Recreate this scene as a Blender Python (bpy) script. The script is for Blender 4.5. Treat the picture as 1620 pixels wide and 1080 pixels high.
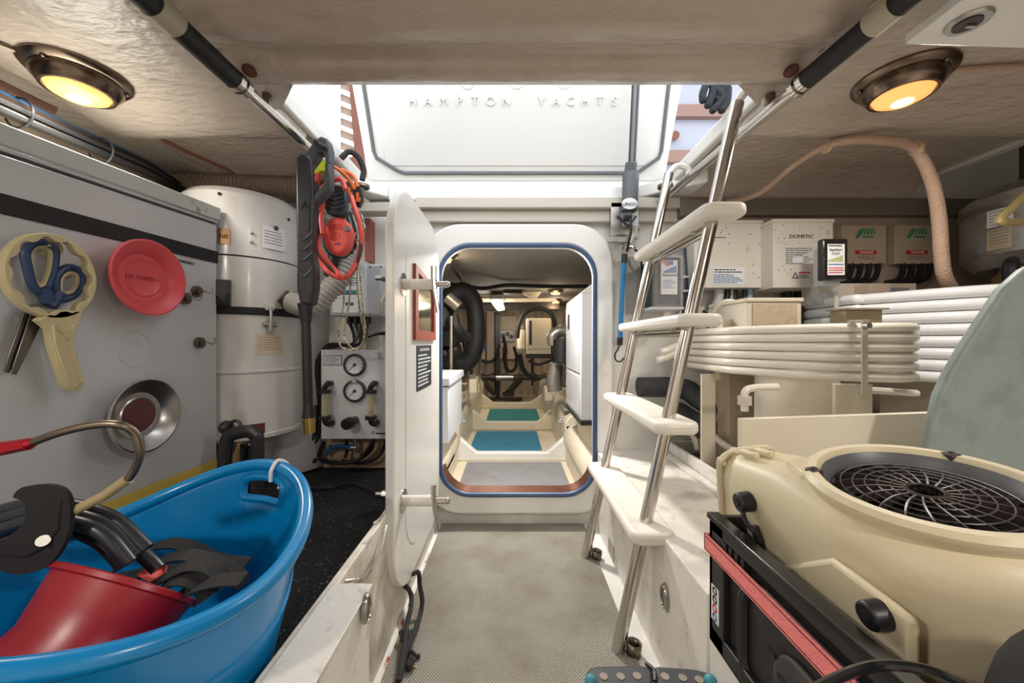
import bpy, bmesh, math, random
from mathutils import Vector, Matrix
random.seed(7)
for o in list(bpy.data.objects): bpy.data.objects.remove(o)
S = bpy.context.scene; COL = S.collection; PI = math.pi
# ---------------- camera, sky, lights, exposure ----------------
cd = bpy.data.cameras.new('camera'); cam = bpy.data.objects.new('camera', cd); COL.objects.link(cam)
cam.location = (0, 0, 0.9); cam.rotation_euler = (PI/2, 0, 0)
cd.sensor_width = 36; cd.lens = 36*600/1620; cd.clip_start = 0.02; cd.clip_end = 200
S.camera = cam
W = bpy.data.worlds.new('sky'); S.world = W; W.use_nodes = True
bg = W.node_tree.nodes['Background']; bg.inputs[0].default_value = (0.94, 0.965, 1.0, 1); bg.inputs[1].default_value = 2.85
S.view_settings.view_transform = 'Standard'; S.view_settings.look = 'None'
S.view_settings.gamma = 1; S.view_settings.use_curve_mapping = False
S.view_settings.exposure = 0.16
LAMP_W = 5.0; FILL_W = 16.0  # second wattage drives the added fill lamps behind the camera
def light(name, kind, loc, energy, color, size=0.1, rot=(0,0,0), parent=None):
    l = bpy.data.lights.new(name, kind); l.energy = energy; l.color = color
    if kind == 'POINT': l.shadow_soft_size = size
    if kind == 'AREA': l.shape = 'DISK'; l.size = size
    o = bpy.data.objects.new(name, l); COL.objects.link(o); o.location = loc; o.rotation_euler = rot
    return o
# ---------------- coordinates ----------------
def P(px, py, Y): return Vector(((px-810)*Y/600, Y, 0.9+(540-py)*Y/600))
def PX(px, py, X): return P(px, py, X*600/(px-810))
def PZ(px, py, z): return P(px, py, (z-0.9)*600/(540-py))
V = Vector
# ---------------- materials ----------------
def lin(c): return tuple(((v/255)/12.92 if v/255 <= .04045 else ((v/255+.055)/1.055)**2.4) for v in c)
MC = {}
def mat(name, rgb, rough=.5, metal=0, bump=0, bs=60, dirt=0, ds=6, drgb=(110,95,75), emit=0, ergb=None, alpha=1, trans=0, stretch=(1,1,1), spec=.5, coat=0, lo=.5, hi=.75):
    if name in MC: return MC[name]
    m = bpy.data.materials.new(name); m.use_nodes = True; nt = m.node_tree; N = nt.nodes; L = nt.links
    b = N['Principled BSDF']; c = lin(rgb)+(1,)
    b.inputs['Base Color'].default_value = c; b.inputs['Roughness'].default_value = rough; b.inputs['Metallic'].default_value = metal
    b.inputs['Specular IOR Level'].default_value = spec
    if coat: b.inputs['Coat Weight'].default_value = coat; b.inputs['Coat Roughness'].default_value = .12
    if alpha < 1: b.inputs['Alpha'].default_value = alpha
    if trans: b.inputs['Transmission Weight'].default_value = trans
    if emit: b.inputs['Emission Color'].default_value = lin(ergb or rgb)+(1,); b.inputs['Emission Strength'].default_value = emit
    if bump or dirt:
        tc = N.new('ShaderNodeTexCoord'); mp = N.new('ShaderNodeMapping'); mp.inputs['Scale'].default_value = stretch
        L.new(tc.outputs['Object'], mp.inputs[0])
    if bump:
        n = N.new('ShaderNodeTexNoise'); n.inputs['Scale'].default_value = bs; n.inputs['Detail'].default_value = 3
        L.new(mp.outputs[0], n.inputs[0]); bp = N.new('ShaderNodeBump'); bp.inputs['Strength'].default_value = min(1, bump); bp.inputs['Distance'].default_value = .004*max(1, bump)**1.5
        L.new(n.outputs[0], bp.inputs['Height']); L.new(bp.outputs[0], b.inputs['Normal'])
    if dirt:
        n = N.new('ShaderNodeTexNoise'); n.inputs['Scale'].default_value = ds; n.inputs['Detail'].default_value = 8; n.inputs['Roughness'].default_value = .65
        L.new(mp.outputs[0], n.inputs[0]); r = N.new('ShaderNodeMapRange'); r.inputs[1].default_value = lo; r.inputs[2].default_value = hi; r.inputs[4].default_value = dirt
        L.new(n.outputs[0], r.inputs[0]); mx = N.new('ShaderNodeMix'); mx.data_type = 'RGBA'
        L.new(r.outputs[0], mx.inputs[0]); mx.inputs[6].default_value = c; mx.inputs[7].default_value = lin(drgb)+(1,)
        L.new(mx.outputs[2], b.inputs['Base Color'])
    MC[name] = m; return m
gel = mat('gelcoat_ceiling', (186,173,161), .24, bump=1.5, bs=38, dirt=.55, ds=3, drgb=(135,118,100), stretch=(.6,1.2,1), coat=.25)
white = mat('white_gelcoat', (226,225,221), .3, bump=.12, bs=40, dirt=.12, ds=5)
doorw = mat('door_white', (228,227,223), .28, bump=.05, bs=20)
wallw = mat('bulkhead_white', (222,220,214), .4, bump=.25, bs=30, dirt=.25, ds=4, drgb=(165,158,145))
scuff = mat('scuffed_white', (222,218,211), .5, bump=.4, bs=45, dirt=.55, ds=16, drgb=(150,138,122), lo=.56, hi=.70)
grim = mat('grimy_white', (214,208,196), .55, bump=.6, bs=30, dirt=.9, ds=7, drgb=(120,106,85), lo=.45, hi=.75)
trayd = mat('dirty_tray', (120,108,92), .8, bump=.8, bs=50, dirt=.9, ds=20, drgb=(60,48,36))
beige = mat('beige_trim', (190,184,172), .45, bump=.1)
cabm = mat('cabinet_grey_white', (205,207,210), .35, bump=.12, bs=120)
cabrust = mat('lid_rusty', (202,207,203), .4, dirt=.9, ds=14, drgb=(150,112,72), lo=.60, hi=.66)
steel = mat('stainless', (205,200,195), .18, 1)
steelb = mat('brushed_steel', (180,178,172), .36, 1)
bronze = mat('bronze', (126,116,102), .38, 1)
brass = mat('brass', (190,160,90), .3, 1)
lampr = mat('lamp_ring', (122,106,94), .25, 1)
blk = mat('black_plastic', (32,33,36), .42)
rub = mat('black_rubber', (24,25,27), .6, bump=.2, bs=80)
blkg = mat('black_gloss', (22,23,26), .2)
dkg = mat('dark_grey', (68,72,78), .5)
mgrey = mat('mid_grey', (128,130,132), .5)
lgrey = mat('light_grey', (196,198,201), .4)
redp = mat('red_plastic', (150,24,36), .35)
redc = mat('red_dish', (216,82,88), .35)
coral = mat('coral_red', (232,92,82), .4)
pink = mat('pink_webbing', (246,138,136), .8, bump=.8, bs=300)
orange = mat('orange_plastic', (222,110,45), .45)
lime = mat('lime_trigger', (200,215,50), .45)
blueg = mat('blue_gasket', (62,84,118), .45)
bluet = mat('blue_tub', (0,126,190), .28, bump=.05, bs=15, coat=.2)
blued = mat('blue_cord', (40,122,175), .75, bump=.8, bs=200)
navy = mat('navy_handle', (46,66,104), .45)
cream = mat('cream_plastic', (214,203,172), .45, bump=.08, bs=90)
tanp = mat('tan_plastic', (206,192,150), .45, bump=.1)
tanh = mat('tan_hose', (182,154,134), .45, bump=1, bs=160)
acw = mat('cream_white_coil', (226,221,208), .25, coat=.2)
acm = mat('cream_metal', (205,196,178), .5, bump=.1)
acwc = mat('white_coil', (232,233,235), .25, coat=.2)
insul = mat('pipe_insulation', (50,51,55), .75, bump=.9, bs=40)
boardc = mat('ivory_board', (232,224,205), .5)
slate = mat('grey_green_pan', (142,154,152), .55, bump=.2, bs=20, dirt=.6, ds=9, drgb=(98,112,112), lo=.5, hi=.7)
galv = mat('grimy_metal', (168,164,156), .45, .6, dirt=.7, ds=9, drgb=(95,88,78))
boxw = mat('electrical_box', (212,208,198), .5, dirt=.45, ds=16, drgb=(120,112,96), lo=.62, hi=.68)
boxt = mat('tan_box', (184,168,148), .5)
paper = mat('paper_label', (226,226,228), .6)
papert = mat('old_paper_label', (218,206,184), .6, dirt=.6, ds=60, drgb=(160,130,90))
ink = mat('ink_black', (30,30,34), .6)
inkr = mat('ink_red', (200,40,40), .6)
inkb = mat('ink_blue', (50,110,170), .6)
inkg = mat('ink_green', (60,140,110), .6)
tealb = mat('blue_teal_mat', (44,124,156), .8, bump=.5, bs=60, dirt=.5, ds=4, drgb=(30,84,104))
tealm = mat('teal_mat', (48,128,132), .8, bump=.5, bs=60, dirt=.5, ds=4, drgb=(30,82,90))
greym = mat('grey_er_mat', (132,133,136), .8, bump=.4, bs=60, dirt=.7, ds=4, drgb=(120,100,84))
brownm = mat('brown_mat', (80,62,54), .8)
ercream = mat('er_cream', (224,212,188), .4, bump=.3, bs=20, dirt=.4, ds=4, drgb=(170,145,115))
erdark = mat('er_dark_metal', (70,62,56), .4, .5, dirt=.6, ds=20, drgb=(25,22,20))
ergr = mat('er_grey_metal', (150,146,138), .35, .6, bump=.4, bs=25, dirt=.5, ds=15, drgb=(80,74,66))
yellow = mat('yellow_stripe', (222,196,92), .45)
teak = mat('brown_wood', (112,68,54), .4, bump=.2, bs=30, stretch=(1,1,8))
louv = mat('louvre_tan', (150,130,114), .5)
lav = mat('lavender_glass', (142,145,158), .25)
brick = mat('red_frame', (150,62,44), .5, bump=.3)
lensm = mat('lens_glow', (255,205,120), .3, emit=.75, ergb=(252,186,108), bump=.6, bs=60)
lensc = mat('lens_core', (255,240,200), .3, emit=5, ergb=(255,225,160))
tube_w = mat('lamp_tube', (255,255,255), .3, emit=6, ergb=(255,244,225))
greyph = mat('photo_mirror', (150,158,150), .08, .9)
glassm = mat('clear_plastic', (225,225,225), .1, alpha=.10)
flow = mat('flow_tube_plastic', (210,200,160), .2, alpha=.6)
clearhose = mat('clear_hose', (160,145,110), .3)
copper = mat('copper_sill', (128,82,64), .4, .8)
rust = mat('rust', (96,58,46), .9, bump=1, bs=40)
def woven(name, a, b, sc, dirt):
    m = bpy.data.materials.new(name); m.use_nodes = True; nt = m.node_tree; N = nt.nodes; L = nt.links; bs = N['Principled BSDF']
    tc = N.new('ShaderNodeTexCoord'); sep = N.new('ShaderNodeSeparateXYZ'); L.new(tc.outputs['Object'], sep.inputs[0])
    outs = []
    for i, k in ((0, sc), (1, sc)):
        mu = N.new('ShaderNodeMath'); mu.operation = 'MULTIPLY'; mu.inputs[1].default_value = k; L.new(sep.outputs[i], mu.inputs[0])
        s = N.new('ShaderNodeMath'); s.operation = 'SINE'; L.new(mu.outputs[0], s.inputs[0]); outs.append(s)
    mx = N.new('ShaderNodeMath'); mx.operation = 'MULTIPLY'; L.new(outs[0].outputs[0], mx.inputs[0]); L.new(outs[1].outputs[0], mx.inputs[1])
    r = N.new('ShaderNodeMapRange'); r.inputs[1].default_value = -.6; r.inputs[2].default_value = .6; L.new(mx.outputs[0], r.inputs[0])
    c = N.new('ShaderNodeMix'); c.data_type = 'RGBA'; L.new(r.outputs[0], c.inputs[0]); c.inputs[6].default_value = lin(a)+(1,); c.inputs[7].default_value = lin(b)+(1,)
    n = N.new('ShaderNodeTexNoise'); n.inputs['Scale'].default_value = 4.5; n.inputs['Detail'].default_value = 7; L.new(tc.outputs['Object'], n.inputs[0])
    r2 = N.new('ShaderNodeMapRange'); r2.inputs[1].default_value = .42; r2.inputs[2].default_value = .68; r2.inputs[4].default_value = .65; L.new(n.outputs[0], r2.inputs[0])
    c2 = N.new('ShaderNodeMix'); c2.data_type = 'RGBA'; L.new(r2.outputs[0], c2.inputs[0]); L.new(c.outputs[2], c2.inputs[6]); c2.inputs[7].default_value = lin(dirt)+(1,)
    L.new(c2.outputs[2], bs.inputs['Base Color']); bs.inputs['Roughness'].default_value = .8
    bp = N.new('ShaderNodeBump'); bp.inputs['Distance'].default_value = .002; bp.inputs['Strength'].default_value = .8; L.new(mx.outputs[0], bp.inputs['Height']); L.new(bp.outputs[0], bs.inputs['Normal'])
    return m
matm = woven('woven_vinyl', (112,110,102), (182,179,166), 2*PI/.009, (118,106,88))
perf = woven('perforated_lining', (70,66,62), (150,144,134), 2*PI/.045, (120,112,100))
tile = woven('grid_wall', (176,164,148), (204,192,174), 2*PI/.12, (140,118,98))
m = mat('black_carpet', (20,21,23), .95, bump=1, bs=220, dirt=.9, ds=130, drgb=(150,152,158), lo=.60, hi=.70); carpet = m
# ---------------- mesh builder ----------------
WL = {}
def catmull(pts, k=6, closed=False):
    pts = [V(p) for p in pts]; n = len(pts)
    if n < 3: return pts
    out = []; rng = range(n) if closed else range(n-1)
    for i in rng:
        p1, p2 = pts[i], pts[(i+1) % n]
        p0 = pts[(i-1) % n] if closed or i > 0 else p1*2-p2
        p3 = pts[(i+2) % n] if closed or i < n-2 else p2*2-p1
        for j in range(k):
            t = j/k; out.append(.5*((2*p1)+(p2-p0)*t+(2*p0-5*p1+4*p2-p3)*t*t+(3*p1-p0-3*p2+p3)*t**3))
    if not closed: out.append(pts[-1])
    return out
def frame(d):
    d = V(d).normalized(); a = V((0,0,1)) if abs(d.z) < .95 else V((1,0,0)); u = d.cross(a).normalized(); return u, d.cross(u).normalized()
class B:
    def __init__(s): s.v = []; s.f = []; s.M = None
    def add(s, vs, fs):
        o = len(s.v); s.v += [(s.M @ V(v)) if s.M else V(v) for v in vs]; s.f += [tuple(i+o for i in f) for f in fs]; return s
    def bx(s, x0, x1, y0, y1, z0, z1):
        return s.add([(x0,y0,z0),(x1,y0,z0),(x1,y1,z0),(x0,y1,z0),(x0,y0,z1),(x1,y0,z1),(x1,y1,z1),(x0,y1,z1)],
                     [(0,3,2,1),(4,5,6,7),(0,1,5,4),(1,2,6,5),(2,3,7,6),(3,0,4,7)])
    def rings(s, rs, closed=False, cap=True):
        n = len(rs[0]); vs = [p for r in rs for p in r]; fs = []; m = len(rs)
        for i in range(m if closed else m-1):
            a = i*n; b = ((i+1) % m)*n
            for j in range(n): fs.append((a+j, a+(j+1) % n, b+(j+1) % n, b+j))
        if cap and not closed: fs.append(tuple(range(n))[::-1]); fs.append(tuple((m-1)*n+j for j in range(n)))
        return s.add(vs, fs)
    def cyl(s, p0, p1, r0, r1=None, n=18, cap=True):
        p0, p1 = V(p0), V(p1); r1 = r0 if r1 is None else r1; u, w = frame(p1-p0)
        return s.rings([[p+u*r*math.cos(2*PI*j/n)+w*r*math.sin(2*PI*j/n) for j in range(n)] for p, r in ((p0,r0),(p1,r1))], cap=cap)
    def tube(s, pts, r, n=8, k=6, closed=False, raw=False, rb=None):
        pts = [V(p) for p in pts] if raw else catmull(pts, k, closed); m = len(pts); rs = []
        u = None; nrm = None
        if closed:
            nrm = sum((pts[i].cross(pts[(i+1) % m]) for i in range(m)), V((0,0,0))).normalized()
        for i, p in enumerate(pts):
            d = (pts[(i+1) % m]-pts[i-1]) if closed or 0 < i < m-1 else (pts[1]-pts[0] if i == 0 else pts[-1]-pts[-2])
            d.normalize()
            if nrm is not None and abs(d.dot(nrm)) < .9: u = d.cross(nrm).normalized(); w = d.cross(u)
            elif u is None: u, w = frame(d)
            else:
                u = (u-d*u.dot(d)).normalized(); w = d.cross(u)
            rr_ = r(i/(m-1)) if callable(r) else r
            q = (rb or rr_)
            rs.append([p+u*rr_*math.cos(2*PI*j/n)+w*q*math.sin(2*PI*j/n) for j in range(n)])
        return s.rings(rs, closed)
    def lathe(s, prof, o, ax=(0,0,1), n=32, closed=False, sx=1, sy=1):
        o = V(o); ax = V(ax).normalized(); u, w = frame(ax)
        if ax.z > .99: u, w = V((1,0,0)), V((0,1,0))
        rs = [[o+ax*h+u*r*sx*math.cos(2*PI*j/n)+w*r*sy*math.sin(2*PI*j/n) for j in range(n)] for r, h in prof]
        return s.rings(rs, closed)
    def prism(s, pts, vec):
        pts = [V(p) for p in pts]; vec = V(vec); n = len(pts)
        return s.add(pts+[p+vec for p in pts], [tuple(range(n))[::-1], tuple(range(n,2*n))]+[(i,(i+1)%n,n+(i+1)%n,n+i) for i in range(n)])
    def ring(s, o, i, vec):
        o = [V(p) for p in o]; i = [V(p) for p in i]; vec = V(vec); n = len(o)
        return s.rings([o, [p+vec for p in o], [p+vec for p in i], i], closed=True)
    def sph(s, c, r, sc=(1,1,1), n=16, m=10):
        c = V(c); rs = []
        for a in range(m+1):
            t = PI*(a+.02)/(m+.04); rs.append([c+V((r*sc[0]*math.sin(t)*math.cos(2*PI*j/n), r*sc[1]*math.sin(t)*math.sin(2*PI*j/n), -r*sc[2]*math.cos(t))) for j in range(n)])
        return s.rings(rs)
    def hole(s, outer, inner, vec):
        bm = bmesh.new(); es = []
        for loop in [outer]+inner:
            vs = [bm.verts.new(V(p)) for p in loop]
            for i in range(len(vs)): es.append(bm.edges.new((vs[i], vs[(i+1) % len(vs)])))
        bmesh.ops.triangle_fill(bm, edges=es, use_beauty=True)
        r = bmesh.ops.extrude_face_region(bm, geom=bm.faces[:])
        for g in r['geom']:
            if isinstance(g, bmesh.types.BMVert): g.co += V(vec)
        bm.verts.index_update(); s.add([v.co.copy() for v in bm.verts], [tuple(v.index for v in f.verts) for f in bm.faces]); bm.free(); return s
    def mk(s, name, m, parent=None, bevel=0, label=None, cat=None, group=None, kind=None, smooth=40, seg=2):
        lo = [min(v[i] for v in s.v) for i in range(3)]; hi = [max(v[i] for v in s.v) for i in range(3)]
        c = V(((lo[0]+hi[0])/2, (lo[1]+hi[1])/2, (lo[2]+hi[2])/2 if parent else lo[2]))
        me = bpy.data.meshes.new(name); me.from_pydata([v-c for v in s.v], [], s.f)
        bm = bmesh.new(); bm.from_mesh(me); bmesh.ops.recalc_face_normals(bm, faces=bm.faces)
        for f in bm.faces: f.smooth = True
        for e in bm.edges:
            if len(e.link_faces) == 2 and e.calc_face_angle(0) > math.radians(smooth): e.smooth = False
        bm.to_mesh(me); bm.free(); me.materials.append(m)
        o = bpy.data.objects.new(name, me); COL.objects.link(o); WL[o] = c
        if parent: o.parent = parent; o.location = c-WL[parent]
        else: o.location = c
        if bevel:
            b = o.modifiers.new('b', 'BEVEL'); b.width = bevel; b.segments = seg; b.limit_method = 'ANGLE'; b.angle_limit = math.radians(40); b.harden_normals = False
        tag(o, label, cat, group, kind); return o
def tag(o, label=None, cat=None, group=None, kind=None):
    if label: o['label'] = label
    if cat: o['category'] = cat
    if group: o['group'] = group
    if kind: o['kind'] = kind
    return o
def T(name, label, cat, loc, group=None):
    o = bpy.data.objects.new(name, None); COL.objects.link(o); o.location = loc; o.empty_display_size = .05; WL[o] = V(loc); return tag(o, label, cat, group)
def st(b, name, m, **k): return b.mk(name, m, kind='structure', **k)
def copy_tree(o, d, label=None, parent=None):
    c = o.copy(); COL.objects.link(c)
    if parent: c.parent = parent
    else: c.location = V(o.location)+V(d)
    WL[c] = WL.get(o, V(o.location))+V(d)
    if label: c['label'] = label
    for ch in list(o.children): copy_tree(ch, d, None, c)
    return c
def rr(cx, cy, hw, hh, r, n=8):
    out = []
    for qx, qy, a0 in ((1,1,0),(-1,1,90),(-1,-1,180),(1,-1,270)):
        for i in range(n+1):
            a = math.radians(a0+90*i/n); out.append((cx+qx*(hw-r)+r*math.cos(a), cy+qy*(hh-r)+r*math.sin(a)))
    return out
def xz(pts, Y): return [V((x, Y, z)) for x, z in pts]
def yz(pts, X): return [V((X, y, z)) for y, z in pts]
def xy(pts, Z): return [V((x, y, Z)) for x, y in pts]
def text(s, size, loc, rot, m, parent=None, ex=.0006, name='lettering', label=None, space=1.0, align='CENTER', sx=1):
    c = bpy.data.curves.new('t', 'FONT'); c.body = s; c.size = size; c.extrude = ex; c.align_x = align; c.align_y = 'CENTER'; c.space_character = space
    o = bpy.data.objects.new('t', c); COL.objects.link(o)
    me = bpy.data.meshes.new_from_object(o.evaluated_get(bpy.context.evaluated_depsgraph_get())); bpy.data.objects.remove(o)
    me.materials.clear(); me.materials.append(m); me.name = name
    n = bpy.data.objects.new(name, me); COL.objects.link(n); n.rotation_euler = rot; n.scale = (sx,1,1); WL[n] = V(loc)
    n.location = V(loc)-(WL[parent] if parent else V((0,0,0)))
    if parent: n.parent = parent
    return tag(n, label)
FR = (PI/2,0,0); FX = (PI/2,0,PI/2)
def printed(parent, o, u, v, w, h, rows, m=ink, fill=.8, nrm=None, name='fine_print', seed=1):
    """rows of small printed dashes: o top-left, u right, v up"""
    rnd = random.Random(seed); b = B(); o, u, v = V(o), V(u), V(v); nn = nrm or u.cross(v); rh = h/rows
    for i in range(rows):
        x = 0
        end = w*rnd.uniform(fill*.6, fill*1.2)
        end = min(end, w)
        while x < end:
            l = rnd.uniform(.04, .16)*w; l = min(l, end-x)
            if l > .01*w:
                p = o+u*x-v*(i*rh+rh*.7); b.prism([p, p+u*l, p+u*l+v*rh*.42, p+v*rh*.42], nn*.0004)
            x += l+.025*w
    return b.mk(name, m, parent)
# ================= SETTING =================
st(B().bx(-.6,.5,-1.3,1.87,-.06,0), 'floor', white)
st(B().bx(.41,2.6,-1.3,.79,-.02,.368).bx(.41,2.6,.796,1.87,-.02,.37), 'trim_1', scuff, bevel=.004)      # right bench
b = B()                                                                                                   # left shelf under the carpet and its coaming
b.bx(-1.6,-.385,-1.3,1.87,-.02,.27).bx(-.385,-.365,-1.3,1.87,-.02,.393)
st(b, 'trim_2', grim, bevel=.003)
b = B().bx(-.372,-.295,-1.0,.785,0,.393).bx(-.372,-.29,-1.0,.79,.393,.397)
b.sph((-.33,.84,.0), .10, (1,1,1.15)); 
st(b, 'trim_3', scuff, bevel=.006)
b = B(); b.sph((.41,.78,.0), .12, (.8,1,1.3)); b.prism([(.41,.2,0),(.41,.75,0),(.36,.75,0),(.36,.2,0)], (0,0,.004))
st(b, 'trim_4', scuff)
cp = B().bx(-1.09,-.39,-.3,1.86,.27,.282).mk('carpet', carpet, label='black speckled carpet lining the left shelf behind the blue tub', cat='carpet')
# bulkhead with door opening
OC = (.027, .760); 
inn = rr(.0265, .762, .3785, .606, .15)
outr = rr(.027, .7675, .463, .7025, .19)
b = B().hole(xz([(-1.7,-.05),(2.6,-.05),(2.6,1.95),(2.0,1.95),(2.0,1.67),(.86,1.67),(.86,1.59),(-.82,1.59),(-.82,1.67),(-1.7,1.67)],1.87), [xz(inn,1.87)], (0,.05,0))
st(b, 'wall_front', wallw)
b = B().hole(xz(outr,1.828), [xz(inn,1.828)], (0,.042,0))
st(b, 'door_frame', doorw, bevel=.012, seg=3)
g = B().tube([V(p) for p in xz(rr(.0265,.762,.374,.602,.147),1.832)], .012, 8, closed=True, raw=True)
g.mk('door_gasket', blueg, kind='structure')
b = B()                                                                  # brown tarnished inner sill
pr = [p for p in xz(rr(.0265,.762,.372,.600,.145),1.845) if p.z < .34]
pi = [p for p in xz(rr(.0265,.762,.360,.588,.135),1.845) if p.z < .34]
q0 = [p for p in rr(.0265,.762,.378,.606,.15)]; q1 = [p for p in rr(.0265,.762,.366,.594,.14)]
idx = [i for i in range(len(q0)) if q0[i][1] < .30]
b.rings([[V((q0[i][0],1.846,q0[i][1])),V((q1[i][0],1.846,q1[i][1])),V((q1[i][0],1.93,q1[i][1])),V((q0[i][0],1.93,q0[i][1]))] for i in idx])
st(b, 'trim_5', copper)
# beige ledges over the door
st(B().bx(-.46,.80,1.80,1.87,1.535,1.585).bx(-.46,.80,1.83,1.87,1.478,1.535), 'trim_6', beige, bevel=.004)
st(B().bx(-.86,-.50,1.72,1.80,1.49,1.53).bx(-.55,-.53,1.8,1.87,1.42,1.46), 'trim_13', beige, bevel=.003)
# white hatch coaming: far beam, side lips
b = B().bx(-.60,.62,1.84,1.96,1.585,1.655).bx(-.70,.76,1.90,2.05,1.655,1.70)
b.prism(xy([(-.60,1.84),(-.60,1.96),(-.82,1.96),(-.82,1.66)],1.60), (0,0,.06)).prism(xy([(.62,1.84),(.62,1.96),(.86,1.96),(.86,1.66)],1.60), (0,0,.06))
st(b, 'trim_7', doorw, bevel=.006)
b = B().bx(-.735,-.71,1.05,1.86,1.64,1.70).bx(.745,.775,1.05,1.86,1.64,1.70)
st(b, 'trim_8', white, bevel=.008)
# ceiling
def prof(pts, x0, x1, top=1.69):
    p = [V((x0,y,z)) for y, z in pts]+[V((x0,pts[-1][0],top)), V((x0,pts[0][0],top))]
    n = len(p); m = 14; rs = [[V((x0+(x1-x0)*i/m, q.y, q.z)) for q in p] for i in range(m+1)]
    b = B(); b.rings(rs); return b
side = [(-1.3,1.62)]+[(y,z) for y,z in ((1.08,1.62),(1.16,1.615),(1.22,1.603),(1.28,1.60),(1.32,1.605),(1.345,1.625),(1.36,1.65),(1.45,1.665),(1.66,1.665),(1.74,1.65),(1.79,1.63),(1.82,1.585),(1.87,1.58))]
c = prof(side, -1.34, -.73)
c2 = prof(side, .77, 1.92); c.add(c2.v, c2.f)
mid = [(-1.3,1.64),(.5,1.64),(.78,1.635),(.825,1.62),(.835,1.605),(.87,1.60),(.91,1.612),(.94,1.625),(.955,1.622),(.965,1.605),(.975,1.592),(1.0,1.588),(1.035,1.60),(1.05,1.63)]
c3 = prof(mid, -.735, .775); c.add(c3.v, c3.f)
c.prism(xy([(-.74,1.04),(-.60,1.04),(-.70,1.15),(-.74,1.15)],1.603), (0,0,.085)).prism(xy([(.78,1.04),(.62,1.04),(.72,1.12),(.78,1.12)],1.603), (0,0,.085))
st(c, 'ceiling', gel, smooth=50)
st(B().bx(-1.7,-.73,-1.3,3.2,1.692,1.72).bx(1.93,2.6,-1.3,2.0,1.90,1.96).bx(1.925,1.96,-1.3,2.0,1.65,1.90).bx(-.74,.78,-1.3,1.04,1.692,1.72).bx(.77,1.93,-1.3,3.2,1.692,1.72).bx(-.74,.78,2.06,3.2,1.69,1.72), 'trim_9', white)
st(B().bx(-1.56,-1.5,-1.3,1.87,-.05,1.8), 'wall_left', mat('side_wall', (160,146,130), .6, bump=.5, bs=20))
st(B().bx(-1.5,-1.34,-1.3,1.87,1.64,1.70), 'trim_10', gel)
st(B().bx(2.5,2.56,-1.3,1.9,-.05,1.95), 'wall_right', mat('dark_side', (92,80,70), .7))
st(B().bx(-1.6,2.56,-1.36,-1.3,-.05,1.95), 'wall_back', wallw)
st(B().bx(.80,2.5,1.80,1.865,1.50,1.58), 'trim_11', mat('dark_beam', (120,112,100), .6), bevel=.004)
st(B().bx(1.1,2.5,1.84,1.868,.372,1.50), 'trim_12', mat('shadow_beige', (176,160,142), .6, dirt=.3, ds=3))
# floor mat
B().bx(-.345,.352,-.4,1.862,.0,.006).mk('floor_mat', matm, label='grey woven vinyl mat stained brown on the passage floor', cat='mat')
B().bx(-.352,-.345,-.4,1.6,0,.009).mk('edge_strip', mat('red_edge', (160,60,55), .6, dirt=1, ds=12, drgb=(220,215,205), lo=.45, hi=.5), label='red and white edging strip at left side of the floor mat', cat='strip')

# ================= OUTSIDE THE HATCH =================
st(B().bx(-1.56,-1.5,.8,2.85,1.9,4.2), 'wall_outside', mat('deckhouse_white', (232,236,236), .35))
b = B()
for x in (-1.44,): b.bx(x-.02,x+.05,2.86,2.93,1.8,4.2)
b.bx(-1.34,-1.31,2.8,2.86,1.8,4.2)
st(b, 'window_frame', doorw)
r = T('deck_stanchion', 'two polished upright tubes outside the hatch beside the white wall', 'pole', (-1.28,2.7,1.84))
for x in (-1.30,-1.235): B().cyl((x,2.7,1.8),(x,2.7,4.2),.014).mk('tube', steel, r)
r = T('louvre_door', 'tan louvred shutter in reddish brown frame above the hatch, at left', 'shutter', (-1.25,3.2,1.82))
p = [P(538,110,3.1), P(538,235,3.1), P(552,260,3.1), P(572,232,3.1), P(566,110,3.1)]
b = B().ring([P(525,60,3.1),P(525,362,3.1),P(580,362,3.1),P(572,60,3.1)], [P(533,80,3.1),P(533,262,3.1),P(561,245,3.1),P(548,80,3.1)], (0,.06,0)); b.mk('shutter_frame', teak, r)
for i in range(12):
    z = 3.25-.10*i+.05
    B().prism([V((-1.45,3.12,z)), V((-1.22,3.12,z-.09)), V((-1.22,3.15,z-.02)), V((-1.45,3.15,z+.07))], (0,.01,0)).mk('slat', louv, r)
# beyond the hatch at right
r = T('awning_panel', 'pale lavender awning panel with brown crossbars seen through the hatch', 'awning', (2.0,4.2,1.84))
B().bx(1.6,3.4,4.2,4.24,1.9,4.6).mk('panel', lav, r)
for y in (248,176,105):
    q = P(1100,y,4.15); B().bx(1.6,3.4,4.13,4.2,q.z-.065,q.z+.065).mk('crossbar', mat('tan_bar', (118,90,80), .5), r)
B().cyl(P(1068,214,4.12), P(1068,214,4.19), .045).mk('knob', teak, r)
# knitted glove hanging
r = T('knit_glove', 'pair of dark grey knitted gloves hanging at the right rear hatch corner', 'gloves', P(1130,178,1.35))
kn = mat('knit', (48,52,58), .95, bump=1, bs=150)
Yg = 1.32
b = B().tube([P(1140,100,Yg),P(1142,130,Yg),P(1138,150,Yg),P(1130,164,Yg)], lambda t: .034-.008*t, 12)
b.mk('palm', kn, r)
for pts in ([(1122,110),(1118,130),(1112,148),(1112,158)], [(1130,130),(1126,150),(1120,166)], [(1146,150),(1136,166),(1128,174)], [(1152,140),(1150,160),(1142,174)], [(1116,120),(1128,136),(1140,150)]):
    B().tube([P(x,y,Yg-.02) for x,y in pts], .0125, 10).sph(P(*pts[-1],Yg-.02), .0125).mk('finger', kn, r)
B().cyl(P(1160,128,Yg+.0), P(1160,60,Yg), .014).mk('hang_tube', doorw, r)
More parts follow.
